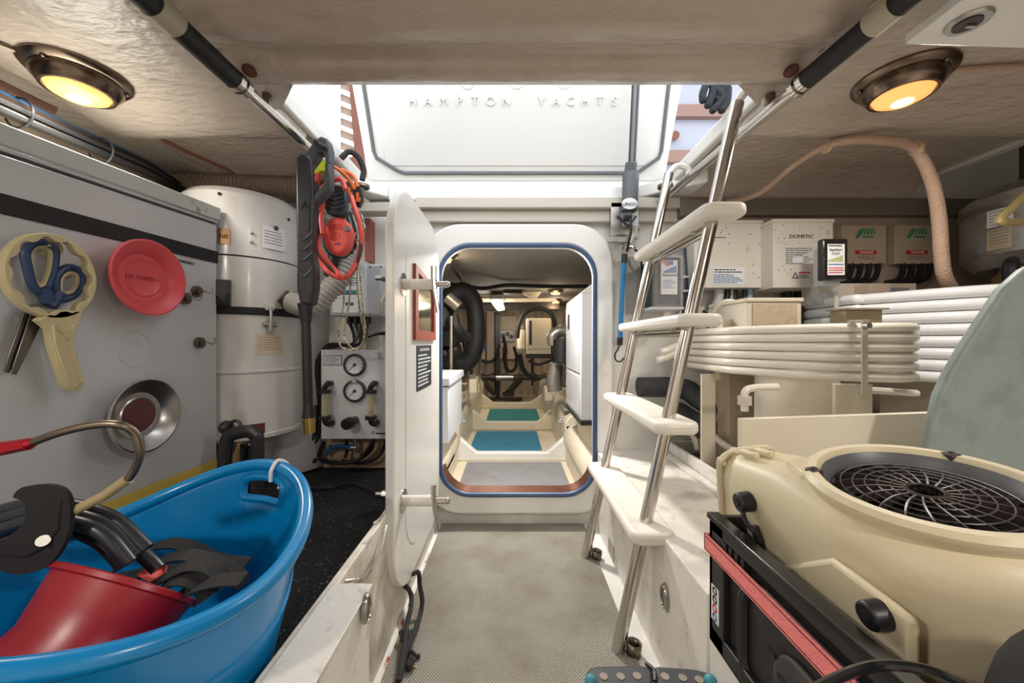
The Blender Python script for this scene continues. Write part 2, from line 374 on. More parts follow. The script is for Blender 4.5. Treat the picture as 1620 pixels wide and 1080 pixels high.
# hatch lid
s60, c60 = math.sin(math.radians(60)), .5
def L(x, v, h=0): return V((x, 1.905-c60*v-h*s60, 1.70+s60*v-h*c60))
r = T('hatch_lid', 'white raised hatch lid with dark gasket and embossed letters', 'hatch', L(.02,0))
def lp(pts, h): return [L(x,v,h) for x,v in pts]
B().prism(lp([(-.72,0),(.765,0),(.765,.98),(-.72,.98)],-.05), L(0,0,0)-L(0,0,-.05)).mk('lid_panel', mat('lid_white', (226,226,222), .3), r, bevel=.01)
path = [(-.663,.98),(-.665,.45),(-.668,.14),(-.66,.11),(-.56,.05),(-.53,.042),(.60,.042),(.63,.05),(.715,.11),(.722,.14),(.70,.45),(.695,.98)]
B().tube(lp(path,.004), .009, 8, raw=True).mk('gasket', mat('grey_gasket', (98,102,104), .5), r)
B().prism(lp([(-.62,.075),(.66,.075),(.65,.96),(-.62,.96)],0), L(0,0,.004)-L(0,0,0)).mk('inner_skin', mat('lid_white2', (222,222,219), .3), r, bevel=.003)
lr = (math.radians(120),0,0)
embm = mat('embossed', (228,228,225), .3)
for wd, x0, st_ in (('HAMPTON',-.455,.0715),('YACHTS',.135,.066)):
    for i, ch in enumerate(wd): text(ch, .050, L(x0+i*st_,.342,.006), lr, embm, r, ex=.004, name='embossed_letter', sx=1.1)
for x in (-.20,.02,.235):
    B().tube(lp([(x-.05,.50),(x-.045,.44),(x-.02,.40),(x,.392),(x+.02,.40),(x+.045,.44),(x+.05,.50)],.004), .004, 6).mk('emblem_loop', embm, r)
# lift actuator
r = T('lift_actuator', 'grey electric hatch lift actuator on a bracket right of the doorway', 'actuator', P(992,378,1.80))
B().cyl(P(1007,110,1.60), P(999,272,1.76), .017).mk('rod', dkg, r)
B().cyl(P(1006,110,1.58), P(999,270,1.745), .006).mk('rod_stripe', mgrey, r)
B().cyl(P(999,256,1.745), P(997,276,1.765), .026,.03).cyl(P(998,274,1.765), P(996,334,1.765), .038,.036,n=28).mk('motor', mat('motor_grey', (84,88,92), .45), r, bevel=.004)
b = B().prism([P(996+17*math.cos(t)*.74, 322+9*math.sin(t), 1.722) for t in [2*PI*i/20 for i in range(20)]], (0,-.002,0)); b.mk('badge', paper, r)
text('LENCO', .019, P(996,323,1.718), FR, ink, r)
bk = B().bx(.47,.60,1.80,1.83,1.39,1.56).mk('bracket', steelb, r, bevel=.002)
B().prism([P(983,338,1.77),P(1008,338,1.77),P(1010,358,1.77),P(985,358,1.77)], (0,-.006,0)).mk('mount_plate', lgrey, r)
B().prism([P(962,382,1.75),P(1000,382,1.75),P(1012,362,1.84),P(975,362,1.84)], (0,0,-.006)).prism([P(961,375,1.74),P(999,375,1.74),P(999,383,1.74),P(961,383,1.74)], (0,-.004,0)).mk('angle_foot', steelb, r)
B().tube([P(976,342,1.74),P(994,358,1.74),P(1006,342,1.74)], .006, 8, raw=True).cyl(P(986,343,1.73), P(998,343,1.73), .02).cyl(P(996,334,1.74), P(996,346,1.74), .009).mk('pivot', blk, r)
B().tube([P(997,340,1.72),P(998,365,1.71),P(994,385,1.72),P(992,398,1.74)], .006).mk('cable', rub, r)
# plate and bungee
B().bx(.55,.617,1.815,1.828,1.03,1.305).mk('backing_plate', mat('dull_plate', (138,136,132), .45, .5, dirt=.5, ds=10), label='tall dull metal plate on the bulkhead behind the blue bungee cord', cat='plate', bevel=.001)
r = T('bungee_cord', 'blue elastic bungee cord with black hooks hanging right of doorway', 'bungee cord', P(980,573,1.76))
B().tube([P(987,413,1.76),P(984,470,1.76),P(981,537,1.76)], .0115, 8).mk('cord', blued, r)
for a, c_ in (((988,402),(987,416)),((981,534),(980,546))): B().cyl(P(*a,1.76), P(*c_,1.76), .014,.013).mk('end_cap', blk, r)
B().tube([P(980,546,1.76),P(977,553,1.76),P(973,560,1.76),P(974,569,1.76),P(981,572,1.76),P(987,566,1.76)], .004).mk('hook', blk, r)
B().tube([P(988,402,1.76),P(983,396,1.76),P(985,386,1.76),P(993,383,1.76),P(998,392,1.76)], .004).mk('hook', steelb, r)
B().tube([P(986,392,1.77),P(1000,391,1.74),P(1003,394,1.74)], .010).mk('shackle', steel, r)
B().tube([P(1003,393,1.76),P(1013,405,1.76),P(1017,430,1.78),P(1030,450,1.80),P(1060,462,1.80),P(1085,464,1.80)], .0055).mk('control_wire', rub, label='thin black wire curving from the actuator bracket to the clear box', cat='wire')

# ================= DOOR =================
r = T('bulkhead_door', 'white open bulkhead door with rounded corners, hinged left of the doorway', 'door', (-.358,1.5,.095))
dp = rr(1.455, .7475, .345, .6525, .19, 12)
B().prism(yz(dp,-.372), (.027,0,0)).mk('door_panel', doorw, r, bevel=.005, seg=3)
B().prism(yz(rr(1.50,.7475,.27,.56,.15,12),-.345), (.002,0,0)).mk('inset_panel', doorw, r)
for py in (448,796):
    z = .9+(540-py)/600*1.18; Yh = 1.20
    h = T('x','x','x',(0,0,0)); bpy.data.objects.remove(h)
    hd = B().cyl((-.345,Yh,z),(-.25,Yh,z),.017,n=24).mk('dog_sleeve', mat('sleeve_white', (222,218,210), .35), r)
    B().cyl((-.345,Yh,z),(-.341,Yh,z),.036,n=28).mk('washer', steel, hd)
    B().cyl((-.25,Yh,z),(-.238,Yh,z),.016,n=6).cyl((-.238,Yh,z),(-.205,Yh,z),.010).sph((-.205,Yh,z),.011).mk('nut', steel, hd)
    B().tube([(-.246,Yh-.01,z+.055),(-.246,Yh-.01,z+.02),(-.244,Yh-.01,z-.01),(-.238,Yh-.01,z-.05),(-.232,Yh-.01,z-.09)], lambda t: .0095-.003*t, 8).mk('dog_lever', steel, hd)
    B().cyl((-.372,Yh,z+.02),(-.41,Yh,z+.02),.014,n=6).cyl((-.39,Yh,z+.02),(-.43,Yh,z+.02),.008).mk('outer_nut', steelb, hd)
    B().tube([(-.388,Yh-.01,z+.06),(-.388,Yh-.01,z+.01),(-.396,Yh-.01,z-.03),(-.408,Yh-.01,z-.06),(-.408,Yh-.01,z-.09)], lambda t: .007-.002*t, 8).mk('outer_lever', steelb, hd)
# framed mirror on door (px 652-686, y 418-536)
def dX(px, py): return PX(px, py, -.3435)
f = B().ring([V((-.3435,y,z)) for y,z in ((1.31,1.170),(1.655,1.130),(1.655,.905),(1.31,.905))], [V((-.3435,y,z)) for y,z in ((1.35,1.145),(1.62,1.112),(1.62,.94),(1.35,.94))], (.012,0,0)).mk('picture_frame', brick, r)
B().prism([V((-.3435,y,z)) for y,z in ((1.35,1.145),(1.62,1.112),(1.62,.94),(1.35,.94))], (.004,0,0)).mk('mirror', greyph, f)
k = B().prism([V((-.3435,y,z)) for y,z in ((1.36,.885),(1.60,.885),(1.60,.72),(1.36,.72))], (.003,0,0)).mk('notice_plate', mat('notice_navy', (38,48,60), .4), r)
text('WATERTIGHT DOOR', .016, (-.3402,1.48,.868), FX, paper, k)
printed(k, (-.3402,1.375,.855), (0,1,0), (0,0,1), .21, .125, 9, paper, 1.0)
# ================= LADDER =================
r = T('boarding_ladder', 'stainless ladder with four white treads leaning up to the hatch', 'ladder', (.31,1.33,0))
def lx(z): return .305+(z-.0)*(.655-.305)/1.60
for Yr, zt in ((1.10,1.59),(1.58,1.60)):
    B().cyl((lx(0),Yr,.0),(lx(zt),Yr,zt),.0185,n=24).mk('rail', steel, r)
    f = B().cyl((lx(0)+.043,Yr-.01,.0),(lx(0)+.047,Yr-.01,.036),.021,n=20,cap=False).mk('foot_socket', bronze, r)
    f.modifiers.new('s','SOLIDIFY').thickness = .003
    q = V((lx(1.6),Yr,1.60)); B().tube([q+V((-.005,0,-.01)), q+V((.03,0,.03)), q+V((.075,0,.02)), q+V((.085,0,-.01))], .013).mk('hook_bracket', doorw, r)
zs = [.375,.675,.972,1.275]
for z in zs:
    x = lx(z)
    t = B().prism(xy(rr(x,1.335,.062,.315,.035,6),z-.03), (0,0,.035)).mk('tread', mat('tread_white', (232,228,218), .35, bump=.1), r, bevel=.012, seg=3)
    B().cyl((x,1.12,z-.045),(x,1.56,z-.045),.013).mk('rung', steel, r)
    for yy in (1.2,1.5): B().cyl((x,yy,z-.04),(x,yy,z-.029),.02).mk('clip', steelb, r)
# ================= GRAB RAILS =================
def rail(label, X0, X1, px0, side):
    r = T('grab_rail', label, 'handrail', (X0,1.0,1.5))
    Yn = .5
    fx = lambda y: X0+(X1-X0)*(y-.5)/1.3
    B().cyl((fx(.93),.93,1.56),(fx(1.84),1.84,1.56),.0165,n=24).mk('tube', steel, r)
    B().cyl((fx(.2),.2,1.555),(fx(.95),.95,1.56),.024,n=24).mk('hose_sleeve', rub, r, label='black hose sleeve over the near end')
    B().cyl((fx(.74),.74,1.56),(fx(.79),.79,1.56),.027,n=24).mk('clip_band', mat('clip_beige', (176,170,150), .5), r)
    for yy in (.95,.975): 
        B().cyl((fx(yy),yy,1.56),(fx(yy+.016),yy+.016,1.56),.0255,n=24).mk('hose_clamp', steel, r)
    for yy in (1.08,1.74):
        q = fx(yy)
        B().cyl((q,yy,1.565),(q,yy,1.615),.013).cyl((q,yy,1.605),(q,yy,1.617),.034,n=24).mk('standoff', bronze, r)
    for yy in (.97,):
        B().sph((fx(yy)+side*.028,yy,1.592),.016,(1,1.2,.8)).mk('screw_head', rust, r)
rail('stainless grab rail with black hose sleeve along left hatch edge', -.706,-.688,0,1)
rail('stainless grab rail with black hose sleeve along right hatch edge', .765,.70,0,-1)
# ================= DOME LIGHTS =================
def dome(loc, label, energy=LAMP_W, group='round cabin dome lights'):
    x, y, z = loc
    r = T('dome_light', label, 'light', (x,y,z-.06), group)
    k = .88
    B().lathe([(a*k,c) for a,c in [(.122,0),(.122,-.006),(.112,-.016),(.100,-.018)]],(x,y,z),n=40).mk('flange', lampr, r)
    B().lathe([(a*k,c) for a,c in [(.10,-.012),(.10,-.030),(.086,-.046),(.082,-.052),(.074,-.052),(.072,-.046),(.072,-.03)]],(x,y,z),n=40).mk('bezel', lampr, r)
    B().lathe([(a*k,c) for a,c in [(.0735,-.044),(.066,-.057),(.046,-.066),(.02,-.070),(.001,-.071)]],(x,y,z),n=40).mk('lens', lensm, r)
    B().lathe([(.028,-.066),(.02,-.0715),(.001,-.0725)],(x,y,z),n=20).mk('lens_hotspot', lensc, r)
    for a in (40,160,280):
        B().sph((x+.093*math.cos(math.radians(a)),y+.093*math.sin(math.radians(a)),z-.018),.006).mk('screw', lampr, r)
    l = light('lamp', 'AREA', (x,y,z-.075), energy, (1,.92,.83), .12); l.parent = r; l.location = V((x,y,z-.075))-WL[r]
    return r
dome((-1.165,1.02,1.62), 'round dome light glowing amber on the left ceiling panel')
dome((1.065,1.035,1.62), 'round dome light glowing amber on the right ceiling panel')
dome((-1.0,-.6,1.62), 'added fill dome light on the ceiling, unseen behind the camera, left', FILL_W)  # this and the next are unseen lamps, added to even out the brightness
dome((1.0,-.6,1.62), 'added fill dome light on the ceiling, unseen behind the camera, right', FILL_W)
B().tube([(-1.30,.62,1.60),(-1.25,.85,1.61),(-1.22,.93,1.615)], .006).mk('lamp_cable', bronze, label='thin cable running left from the left dome light', cat='cable')
B().tube([(1.13,1.0,1.612),(1.3,.98,1.61),(1.6,.98,1.612),(1.9,1.0,1.612)], .007).mk('lamp_cable', tanh, label='thin cable running right from the right dome light', cat='cable')
# ================= LEFT: CABINET =================
XC = -1.105
def SB(k):
    b = B(); b.M = Matrix(((1,0,0,0),(0,1,0,0),(0,k,1,-k*1.42),(0,0,0,1))); return b
r = T('metal_cabinet', 'grey white metal cabinet with overhanging rusty lid, left wall', 'cabinet', (-1.3,.9,.28))
B().prism([V((-1.49,.2,.46)),V((-1.49,1.42,.46)),V((-1.49,1.42,1.335)),V((-1.49,.2,1.274))], (1.49+XC,0,0)).mk('body', cabm, r, bevel=.004)
B().bx(-1.49,XC+.004,.2,1.422,.415,.46).mk('yellow_stripe', yellow, r, label='yellow stripe along the bottom')
B().bx(-1.49,XC,.2,1.42,.27,.413).mk('base', cabm, r)
SB(.05).bx(-1.485,XC-.006,.2,1.415,1.335,1.347).mk('lid_gap', dkg, r)
SB(.05).bx(-1.49,XC+.002,.2,1.426,1.343,1.352).mk('lid_flange', cabm, r, bevel=.001)
SB(.05).bx(-1.48,XC+.012,.2,1.425,1.352,1.40).mk('lid', cabrust, r, bevel=.004)
SB(.027).bx(XC-.002,XC+.004,.2,1.421,1.192,1.236).mk('webbing_band', mat('ribbed_band', (38,40,44), .7, bump=2, bs=120, stretch=(1,6,.2)), r, label='black webbing band across the face')
text('LIMITED 5 YEAR WARRANTY', .013, (XC+.001,1.235,1.168), FX, ink, r)
for (y, z, k) in ((.60,.575,1),(.64,.62,-1),(.70,.60,1)):
    B().tube([(XC+.0005,y-.05,z-.012*k),(XC+.0005,y,z),(XC+.0005,y+.045,z+.02*k)], .0012, 4).mk('scratch', paper, r)
q = PX(213,552,XC+.001)
B().tube([q+V((0,.05*math.cos(a),.05*math.sin(a))) for a in [2*PI*i/24 for i in range(24)]], .0010, 4, closed=True).tube([q+V((0,.022*math.cos(a),.022*math.sin(a))) for a in [2*PI*i/16 for i in range(16)]], .0010, 4, closed=True).mk('circular_scratch', lgrey, r)
# cable bundle above cabinet
cbr = mat('cable_brown', (52,44,38), .9, spec=.1)
bd = T('cable_bundle', 'bundle of tan and dark cables running above the rusty cabinet lid', 'cables', (-1.30,1.0,1.47))
for i,(dx,dz,m_) in enumerate(((0,0,cbr),(.018,.004,rub),(-.018,.01,cbr),(.006,.022,cbr),(.024,-.018,rub),(-.008,.034,inkb),(.012,-.022,cbr))):
    B().tube([(-1.30+dx,.1,1.50+dz),(-1.30+dx,.6,1.50+dz),(-1.302+dx,1.0,1.50+dz),(-1.33+dx,1.36,1.525+dz),(-1.42+dx,1.60,1.55+dz),(-1.44+dx,1.85,1.55+dz)], .0085, 7).mk('cable', m_, bd)
for y in (.55,.80,1.0,1.2):
    B().tube([(-1.30+.038*math.cos(a),y,1.503+.040*math.sin(a)) for a in [2*PI*i/14 for i in range(14)]], .003, 5, closed=True).mk('cable_tie', blk, bd)
B().tube([(-1.37,.3,1.58),(-1.37,.8,1.585),(-1.36,1.08,1.585),(-1.345,1.12,1.58)], .012).mk('brown_pipe', mat('pipe_brown', (120,84,70), .5), label='brown pipe end above the cable bundle by the left dome light', cat='pipe')
B().tube([(-1.32,1.35,1.66),(-1.30,1.55,1.665),(-1.20,1.84,1.66)], .010).mk('red_pipe', mat('dull_red', (140,84,74), .5), label='thin dull red pipe under the recessed left ceiling', cat='pipe')
# magnetic dishes
def dish(px, py, R, d, m, m2, name, label, cat, tilt):
    q = PX(px, py, XC+.07); ax = V((1, tilt[0], tilt[1])).normalized()
    r = T(name, label, cat, V((XC+.002, q.y, q.z-R)))
    o = V((XC+.028, q.y, q.z))
    B().cyl(o-ax*.024, o+ax*.014, R*.45).mk('magnet_base', blk, r)
    B().lathe([(.001,.012),(R*.55,.012),(R*.66,.014),(R*.74,.024),(R*.93,.024+d),(R*1.0,.026+d),(R*1.0,.031+d),(R*.96,.032+d),(R*.90,.028+d),(R*.70,.030),(R*.62,.020),(R*.5,.018),(R*.47,.0205),(R*.44,.018),(.001,.018)], o, ax, 56).mk('bowl', m, r)
    return r, o, ax
r, o, ax = dish(240, 440, .108, .013, redc, None, 'parts_tray', 'red round magnetic parts tray stuck on the grey cabinet', 'tray', (-.06,.02))
text('U.S. GENERAL', .017, o+ax*.0205, FX, mat('emboss_red', (190,58,66), .4), r)
r, o, ax = dish(233, 657, .104, .014, mat('dish_steel', (190,188,186), .3, 1), None, 'parts_tray', 'stainless steel magnetic parts tray below the red one', 'tray', (-.02,.02))
B().lathe([(.048,.0205),(.001,.0207)], o, ax, 40).mk('dish_centre', mat('dish_maroon', (116,70,76), .3, .6, dirt=.4, ds=30), r)
# magnet hooks
for px, py, lab in ((318,461,'small magnetic hook beside the red tray, upper'), (322,542,'small magnetic hook on the cabinet edge, lower'), (300,472,'small magnetic hook half behind the red tray')):
    q = PX(px, py, XC+.02); x0 = XC+.001
    r = T('magnetic_hook', lab, 'hook', (x0,q.y,q.z-.02))
    B().cyl((x0,q.y,q.z),(x0+.012,q.y,q.z),.020,.019,n=24).cyl((x0+.012,q.y,q.z),(x0+.018,q.y,q.z),.012,n=16).mk('magnet', bronze, r)
    B().tube([(x0+.015,q.y,q.z),(x0+.035,q.y,q.z),(x0+.043,q.y+.012,q.z-.004),(x0+.040,q.y+.026,q.z+.004),(x0+.034,q.y+.03,q.z+.018)], .003, 7).mk('hook', steel, r)
# filter wrench + scissors
Xw = XC+.045
q0 = PX(75,437,Xw)
ell = lambda ry, rz, n=40: [V((Xw, q0.y+ry*math.cos(2*PI*i/n), q0.z+rz*math.sin(2*PI*i/n))) for i in range(n)]
r = T('filter_wrench', 'beige plastic filter wrench hanging on the grey cabinet, toothed ring', 'wrench', (XC+.01,q0.y,q0.z-.26))
n = 44
inner = []
for i in range(n):
    a = 2*PI*i/n; k = .080 if (i % 4) < 2 else .0725
    inner.append(V((Xw, q0.y+k*math.cos(a), q0.z+k*math.sin(a)*1.1)))
outer = [V((Xw, q0.y+.087*math.cos(2*PI*i/n), q0.z+.096*math.sin(2*PI*i/n))) for i in range(n)]
B().ring(outer, inner, (.018,0,0)).mk('ring', tanp, r, bevel=.0015)
hp = [PX(x,y,Xw) for x,y in ((48,506),(78,490),(120,492),(112,516),(104,540),(122,604),(118,616),(104,619),(92,612),(70,545),(66,520))]
hd = B().prism(hp, (.018,0,0)).mk('handle', tanp, r, bevel=.002)
ctr = sum(hp[4:10], V((0,0,0)))/6
B().tube([PX(x,y,Xw-.0)+V((.018,0,0)) for x,y in ((72,515),(76,545),(97,608),(108,614),(117,606),(99,542),(104,518))], .0035, 6, raw=True).tube([PX(x,y,Xw)+V((.018,0,0)) for x,y in ((72,512),(98,538))], .003, 5, raw=True).tube([PX(x,y,Xw)+V((.018,0,0)) for x,y in ((106,514),(78,540))], .003, 5, raw=True).mk('rib', tanp, hd)
Xs = XC+.022
r = T('scissors', 'blue handled scissors hanging behind the beige filter wrench', 'scissors', PX(40,590,Xs))
sp = lambda pts, X=Xs: [PX(x,y,X) for x,y in pts]
B().tube(sp([(44,425),(40,400),(52,386),(74,384),(86,396),(84,425),(76,450),(66,462),(52,452)]), .0085, 8, closed=True).tube(sp([(66,455),(74,468),(78,478)]), .014, 8).mk('handle', navy, r)
B().tube(sp([(50,425),(47,402),(56,392),(72,391),(79,402),(77,425),(70,446),(62,452),(54,444)]), .005, 6, closed=True).mk('grip_insert', tanp, r)
B().tube(sp([(90,470),(88,440),(104,424),(122,426),(128,446),(118,466),(100,474)]), .0085, 8, closed=True).tube(sp([(92,462),(84,476),(78,484)]), .014, 8).mk('handle', navy, r)
B().tube(sp([(96,462),(95,442),(106,432),(119,434),(122,448),(114,461)]), .005, 6, closed=True).mk('grip_insert', tanp, r)
B().prism(sp([(40,482),(62,480),(66,494),(12,590),(4,588),(10,565)]), (.004,0,0)).mk('blade', mat('blade', (120,116,114), .35, 1), r, bevel=.001)
B().prism(sp([(50,486),(70,492),(60,520),(24,592),(18,592),(18,580)], Xs+.006), (.004,0,0)).mk('blade', MC['blade'], r, bevel=.001)
B().cyl(PX(78,392,XC+.001), PX(78,392,XC+.012), .022).cyl(PX(78,392,XC+.01), PX(78,388,XC+.08), .003).mk('wrench_hook', bronze, label='magnetic hook holding the filter wrench and the scissors', cat='hook')

# ================= DRUM (central vacuum) =================
cx, cy, R = -1.165, 1.648, .212
r = T('vacuum_canister', 'white vacuum canister drum with clasp and badge, beside cabinet', 'vacuum', (cx,cy,.51))
D = lambda prof, name, m, n=56, **k: B().lathe(prof,(cx,cy,0),n=n).mk(name, m, r, **k)
cw = mat('drum_white', (220,219,216), .25, coat=.3, dirt=.15, ds=5)
D([(.001,1.505),(.12,1.503),(.195,1.498),(R-.004,1.485),(R+.003,1.475),(R,1.468),(R,1.235),(.18,1.235)], 'top_cover', cw)
D([(.18,1.235),(R-.004,1.232),(R-.004,1.228),(.18,1.228)], 'seam', dkg)
D([(.18,1.228),(R+.003,1.228),(R+.003,1.03),(.18,1.03)], 'collar', cw)
D([(.18,1.034),(R+.010,1.034),(R+.012,1.018),(R+.010,1.004),(.18,1.004)], 'gasket', rub)
D([(.18,1.004),(R+.004,1.004),(R+.004,.79),(R+.011,.785),(R+.011,.778),(R+.004,.772),(R+.004,.535),(R+.009,.53),(R+.008,.515),(.19,.512),(.001,.52)], 'dust_bin', cw)
def onD(px, z, out=0):  # point on drum front seen at px
    a = math.atan2(px-810, 600); dx, dy = math.sin(a), math.cos(a)
    bq = dx*cx+dy*cy; c_ = cx*cx+cy*cy-(R+.004)**2; t = bq-math.sqrt(max(0,bq*bq-c_)); p = V((dx*t,dy*t,z)); nn = V((p.x-cx,p.y-cy,0)).normalized(); return p+nn*out, nn
def patch(px0, px1, z0, z1, name, m, th=.002, par=None, n=6):
    top = []; 
    rs = []
    for i in range(n+1):
        p, nn = onD(px0+(px1-px0)*i/n, 0); rs.append([p+V((0,0,z0)), p+V((0,0,z1)), p+nn*th+V((0,0,z1)), p+nn*th+V((0,0,z0))])
    return B().rings(rs).mk(name, m, par or r)
zz = lambda py, Y=1.45: .9+(540-py)*Y/600
patch(415,450,zz(385),zz(348),'data_label',paper); patch(405,447,zz(561),zz(527),'warning_label',papert)
bg_ = patch(345,364,zz(386),zz(362),'badge',mat('badge_copper',(190,150,110),.35,.8))
p, nn = onD(354,zz(374),.003); text('ne', .03, p, (PI/2,0,math.atan2(nn.x,-nn.y)), ink, bg_)
patch(345,366,zz(484),zz(444),'side_bracket',blk,.025)
p, nn = onD(436,zz(348),.002); B().cyl(p,p+nn*.004,.009).mk('vent_plug', blk, r)
for px, py in ((398,364),(398,379)): p, nn = onD(px,zz(py)); B().sph(p,.006).mk('screw', steelb, r)
for px, py in ((316,308),(457,325)): p, nn = onD(max(px,347),zz(py)); B().sph(p,.006).mk('screw', blk, r)
p, nn = onD(425, .0); u = V((-nn.y,nn.x,0))
cl = T('tmp','x','x',(0,0,0)); bpy.data.objects.remove(cl)
q = lambda z, s=0, o=.008: p+nn*o+u*s+V((0,0,z))
cz = zz(487)
k = B().prism([q(cz-.002,-.016,0),q(cz-.002,.016,0),q(cz+.03,.016,0),q(cz+.03,-.016,0)], nn*.012).mk('clasp_plate', cw, r)
B().tube([q(cz+.01,0,.014),q(cz-.03,0,.02),q(cz-.085,0,.014)], .007, 8).cyl(q(cz-.06,-.024),q(cz-.06,.024),.010).prism([q(cz-.10,-.010),q(cz-.10,.010),q(cz-.04,.010),q(cz-.04,-.010)], nn*.008).mk('clasp', steelb, r)
for i in range(6):
    patch(418,446,zz(355+5*i)-.003,zz(355+5*i),'printed_line',mgrey,.0026) if i<5 else None
    patch(409,443,zz(533+4*i)-.002,zz(533+4*i),'printed_line',mat('faded_ink',(150,120,100),.7),.0026)
patch(372,419,.525,.575,'rust_patch',rust,.0015)
# side connector
p, nn = onD(452,zz(470)); 
B().cyl(p, p+V((.07,-.02,0)), .032).cyl(p+V((.0,-.0,0)), p+V((.012,-.003,0)), .045, n=4).cyl(p+V((.05,-.014,0)),p+V((.058,-.016,0)),.037).mk('hose_port', bronze, r)
# corrugated hoses
def corr(pts, R_, pitch, name, m, **k):
    c_ = catmull(pts, 10); L_ = sum((c_[i+1]-c_[i]).length for i in range(len(c_)-1)); n = int(L_/pitch)*4
    d = [0]; 
    for i in range(len(c_)-1): d.append(d[-1]+(c_[i+1]-c_[i]).length)
    out = []; j = 0
    for i in range(n+1):
        t = L_*i/n
        while j < len(d)-2 and d[j+1] < t: j += 1
        f = (t-d[j])/max(1e-6,(d[j+1]-d[j])); out.append(c_[j].lerp(c_[j+1], f))
    return B().tube(out, lambda t: R_*(1+.09*math.sin(2*PI*t*n/4)), 16, raw=True).mk(name, m, smooth=70, **k)
corr([P(462,478,1.58),P(492,484,1.55),P(520,460,1.55),P(545,425,1.58),P(553,385,1.64),P(556,350,1.70)], .042, .016, 'corrugated_hose', mat('hose_grey',(172,170,164),.45), label='light grey corrugated hose curving from the drum port up the wall', cat='hose')
corr([P(270,292,1.62),P(330,290,1.70),P(400,292,1.74),P(470,296,1.74),P(510,300,1.76)], .042, .016, 'corrugated_hose', mat('hose_tan',(150,132,116),.5), label='brown corrugated hose under the ceiling above the drum', cat='hose')
B().tube([P(540,385,1.55),P(530,400,1.53),P(526,420,1.53),P(520,436,1.54)], .022, 12).mk('hose_cuff', blk, label='black hose cuff behind the red coiled cable', cat='hose')
# grey storage cylinder below
r = st(B().lathe([(.24,.30),(.25,.34),(.25,1.50),(.24,1.5)], (-1.15,1.89,0), n=48), 'trim_14', mat('rounded_wall', (176,176,176), .4, dirt=.2, ds=3))
# ================= PRESSURE GUN =================
Yg = 1.24
r = T('spray_gun', 'black pressure washer gun with long lance hanging from left rail', 'spray gun', P(489,684,Yg))
g = lambda pts, Y=Yg: [P(x,y,Y) for x,y in pts]
blg = mat('gun_grey', (62,66,72), .45); blk2 = mat('gun_black', (40,43,48), .4)
B().prism(g([(466,262),(467,248),(474,243),(486,243),(493,250),(495,300),(493,330),(491,395),(496,420),(496,455),(491,482),(474,482),(468,455),(469,410),(467,330)]), (0,.05,0)).mk('body', blk2, r, bevel=.009, seg=3)
B().prism(g([(480,246),(496,222),(507,214),(517,218),(521,232),(521,258),(516,262),(511,240),(503,240),(493,262),(488,270)],Yg+.004), (0,.042,0)).mk('grip', blg, r, bevel=.007, seg=3)
B().prism(g([(513,255),(521,255),(522,296),(517,303),(497,322),(491,326),(490,312),(510,292),(513,288)],Yg+.006), (0,.038,0)).mk('trigger_guard', blg, r, bevel=.006)
B().prism(g([(494,281),(498,268),(508,256),(516,250),(518,264),(516,270),(506,270),(494,284)],Yg+.012), (0,.026,0)).mk('trigger', lime, r, bevel=.003)
B().prism(g([(497,276),(504,272),(502,284),(498,288)],Yg+.012), (0,.02,0)).mk('safety_catch', coral, r)
for i in range(6): B().sph(P(499+3.2*i,226+i*1.5-3*(i<2),Yg-.0), .006, (1,1,1.6)).mk('grip_rib', blk, r)
for py in (372,388,404,430): B().tube(g([(471,py),(480,py+7),(491,py-2),(494,py-8)],Yg-.001), .0022, 6).mk('grip_line', dkg, r)
B().tube(g([(476,330),(484,318),(492,330)],Yg-.001),.002,5).cyl(P(487,327,Yg-.004),P(487,327,Yg),.008).mk('side_button', blk, r)
B().cyl(P(483,480,Yg+.025), P(484,510,Yg+.025), .024,.016).cyl(P(484,508,Yg+.025), P(488,656,Yg+.025), .0145,.0155).cyl(P(488,640,Yg+.025), P(488,660,Yg+.025), .015,.020).mk('lance', blk, r)
B().cyl(P(488.5,660,Yg+.025), P(489,684,Yg+.025), .018,.019).cyl(P(488.5,663,Yg+.025), P(488.7,668,Yg+.025), .020).mk('nozzle', brass, r)

# ================= COILED HEADSET STUFF =================
Yc = 1.36
r = T('retractor_reel', 'coral red round strap retractor hanging from black clips', 'strap reel', P(532,405,Yc))
B().prism([P(532+23*math.cos(t)*(1 if math.sin(t)<0 else .95), 372+33*math.sin(t)*(.92), Yc) for t in [2*PI*i/36 for i in range(36)]], (0,.05,0)).mk('shell', coral, r, bevel=.014, seg=4)
B().prism([P(x,y,Yc-.003) for x,y in ((542,358),(552,357),(554,364),(546,367))], (0,.01,0)).mk('button', mgrey, r, bevel=.002)
for py in (354,357.5,361): B().tube([P(520,py+2,Yc-.001),P(530,py,Yc-.002),P(541,py+.5,Yc-.001)], .0012, 5).mk('shell_line', redc, r)
B().tube([P(525,377,Yc-.001),P(526,370,Yc-.001),P(530,368,Yc-.001),P(530,376,Yc-.001),P(531,368,Yc-.001),P(536,370,Yc-.001),P(537,377,Yc-.001)], .0012, 5).mk('logo', redc, r)
B().prism([P(x,y,Yc-.002) for x,y in ((529,384),(538,384),(538,386.5),(529,386.5))], (0,.003,0)).mk('purple_label', mat('purple',(120,50,120),.5), r)
B().prism([P(532+24*math.cos(t), 376+32*math.sin(t), Yc+.04) for t in [2*PI*i/30 for i in range(30)]], (.0,.04,0)).mk('back_shell', blk, r, bevel=.008)
r = T('webbing_buckle', 'dark grey plastic buckle with wavy ridges above the red reel', 'buckle', P(530,340,1.36))
B().prism([P(x,y,1.35) for x,y in ((516,296),(520,292),(540,293),(546,300),(547,336),(540,342),(518,338),(513,330))], (0,.035,0)).mk('housing', mat('buckle_dark',(50,54,64),.45), r, bevel=.006)
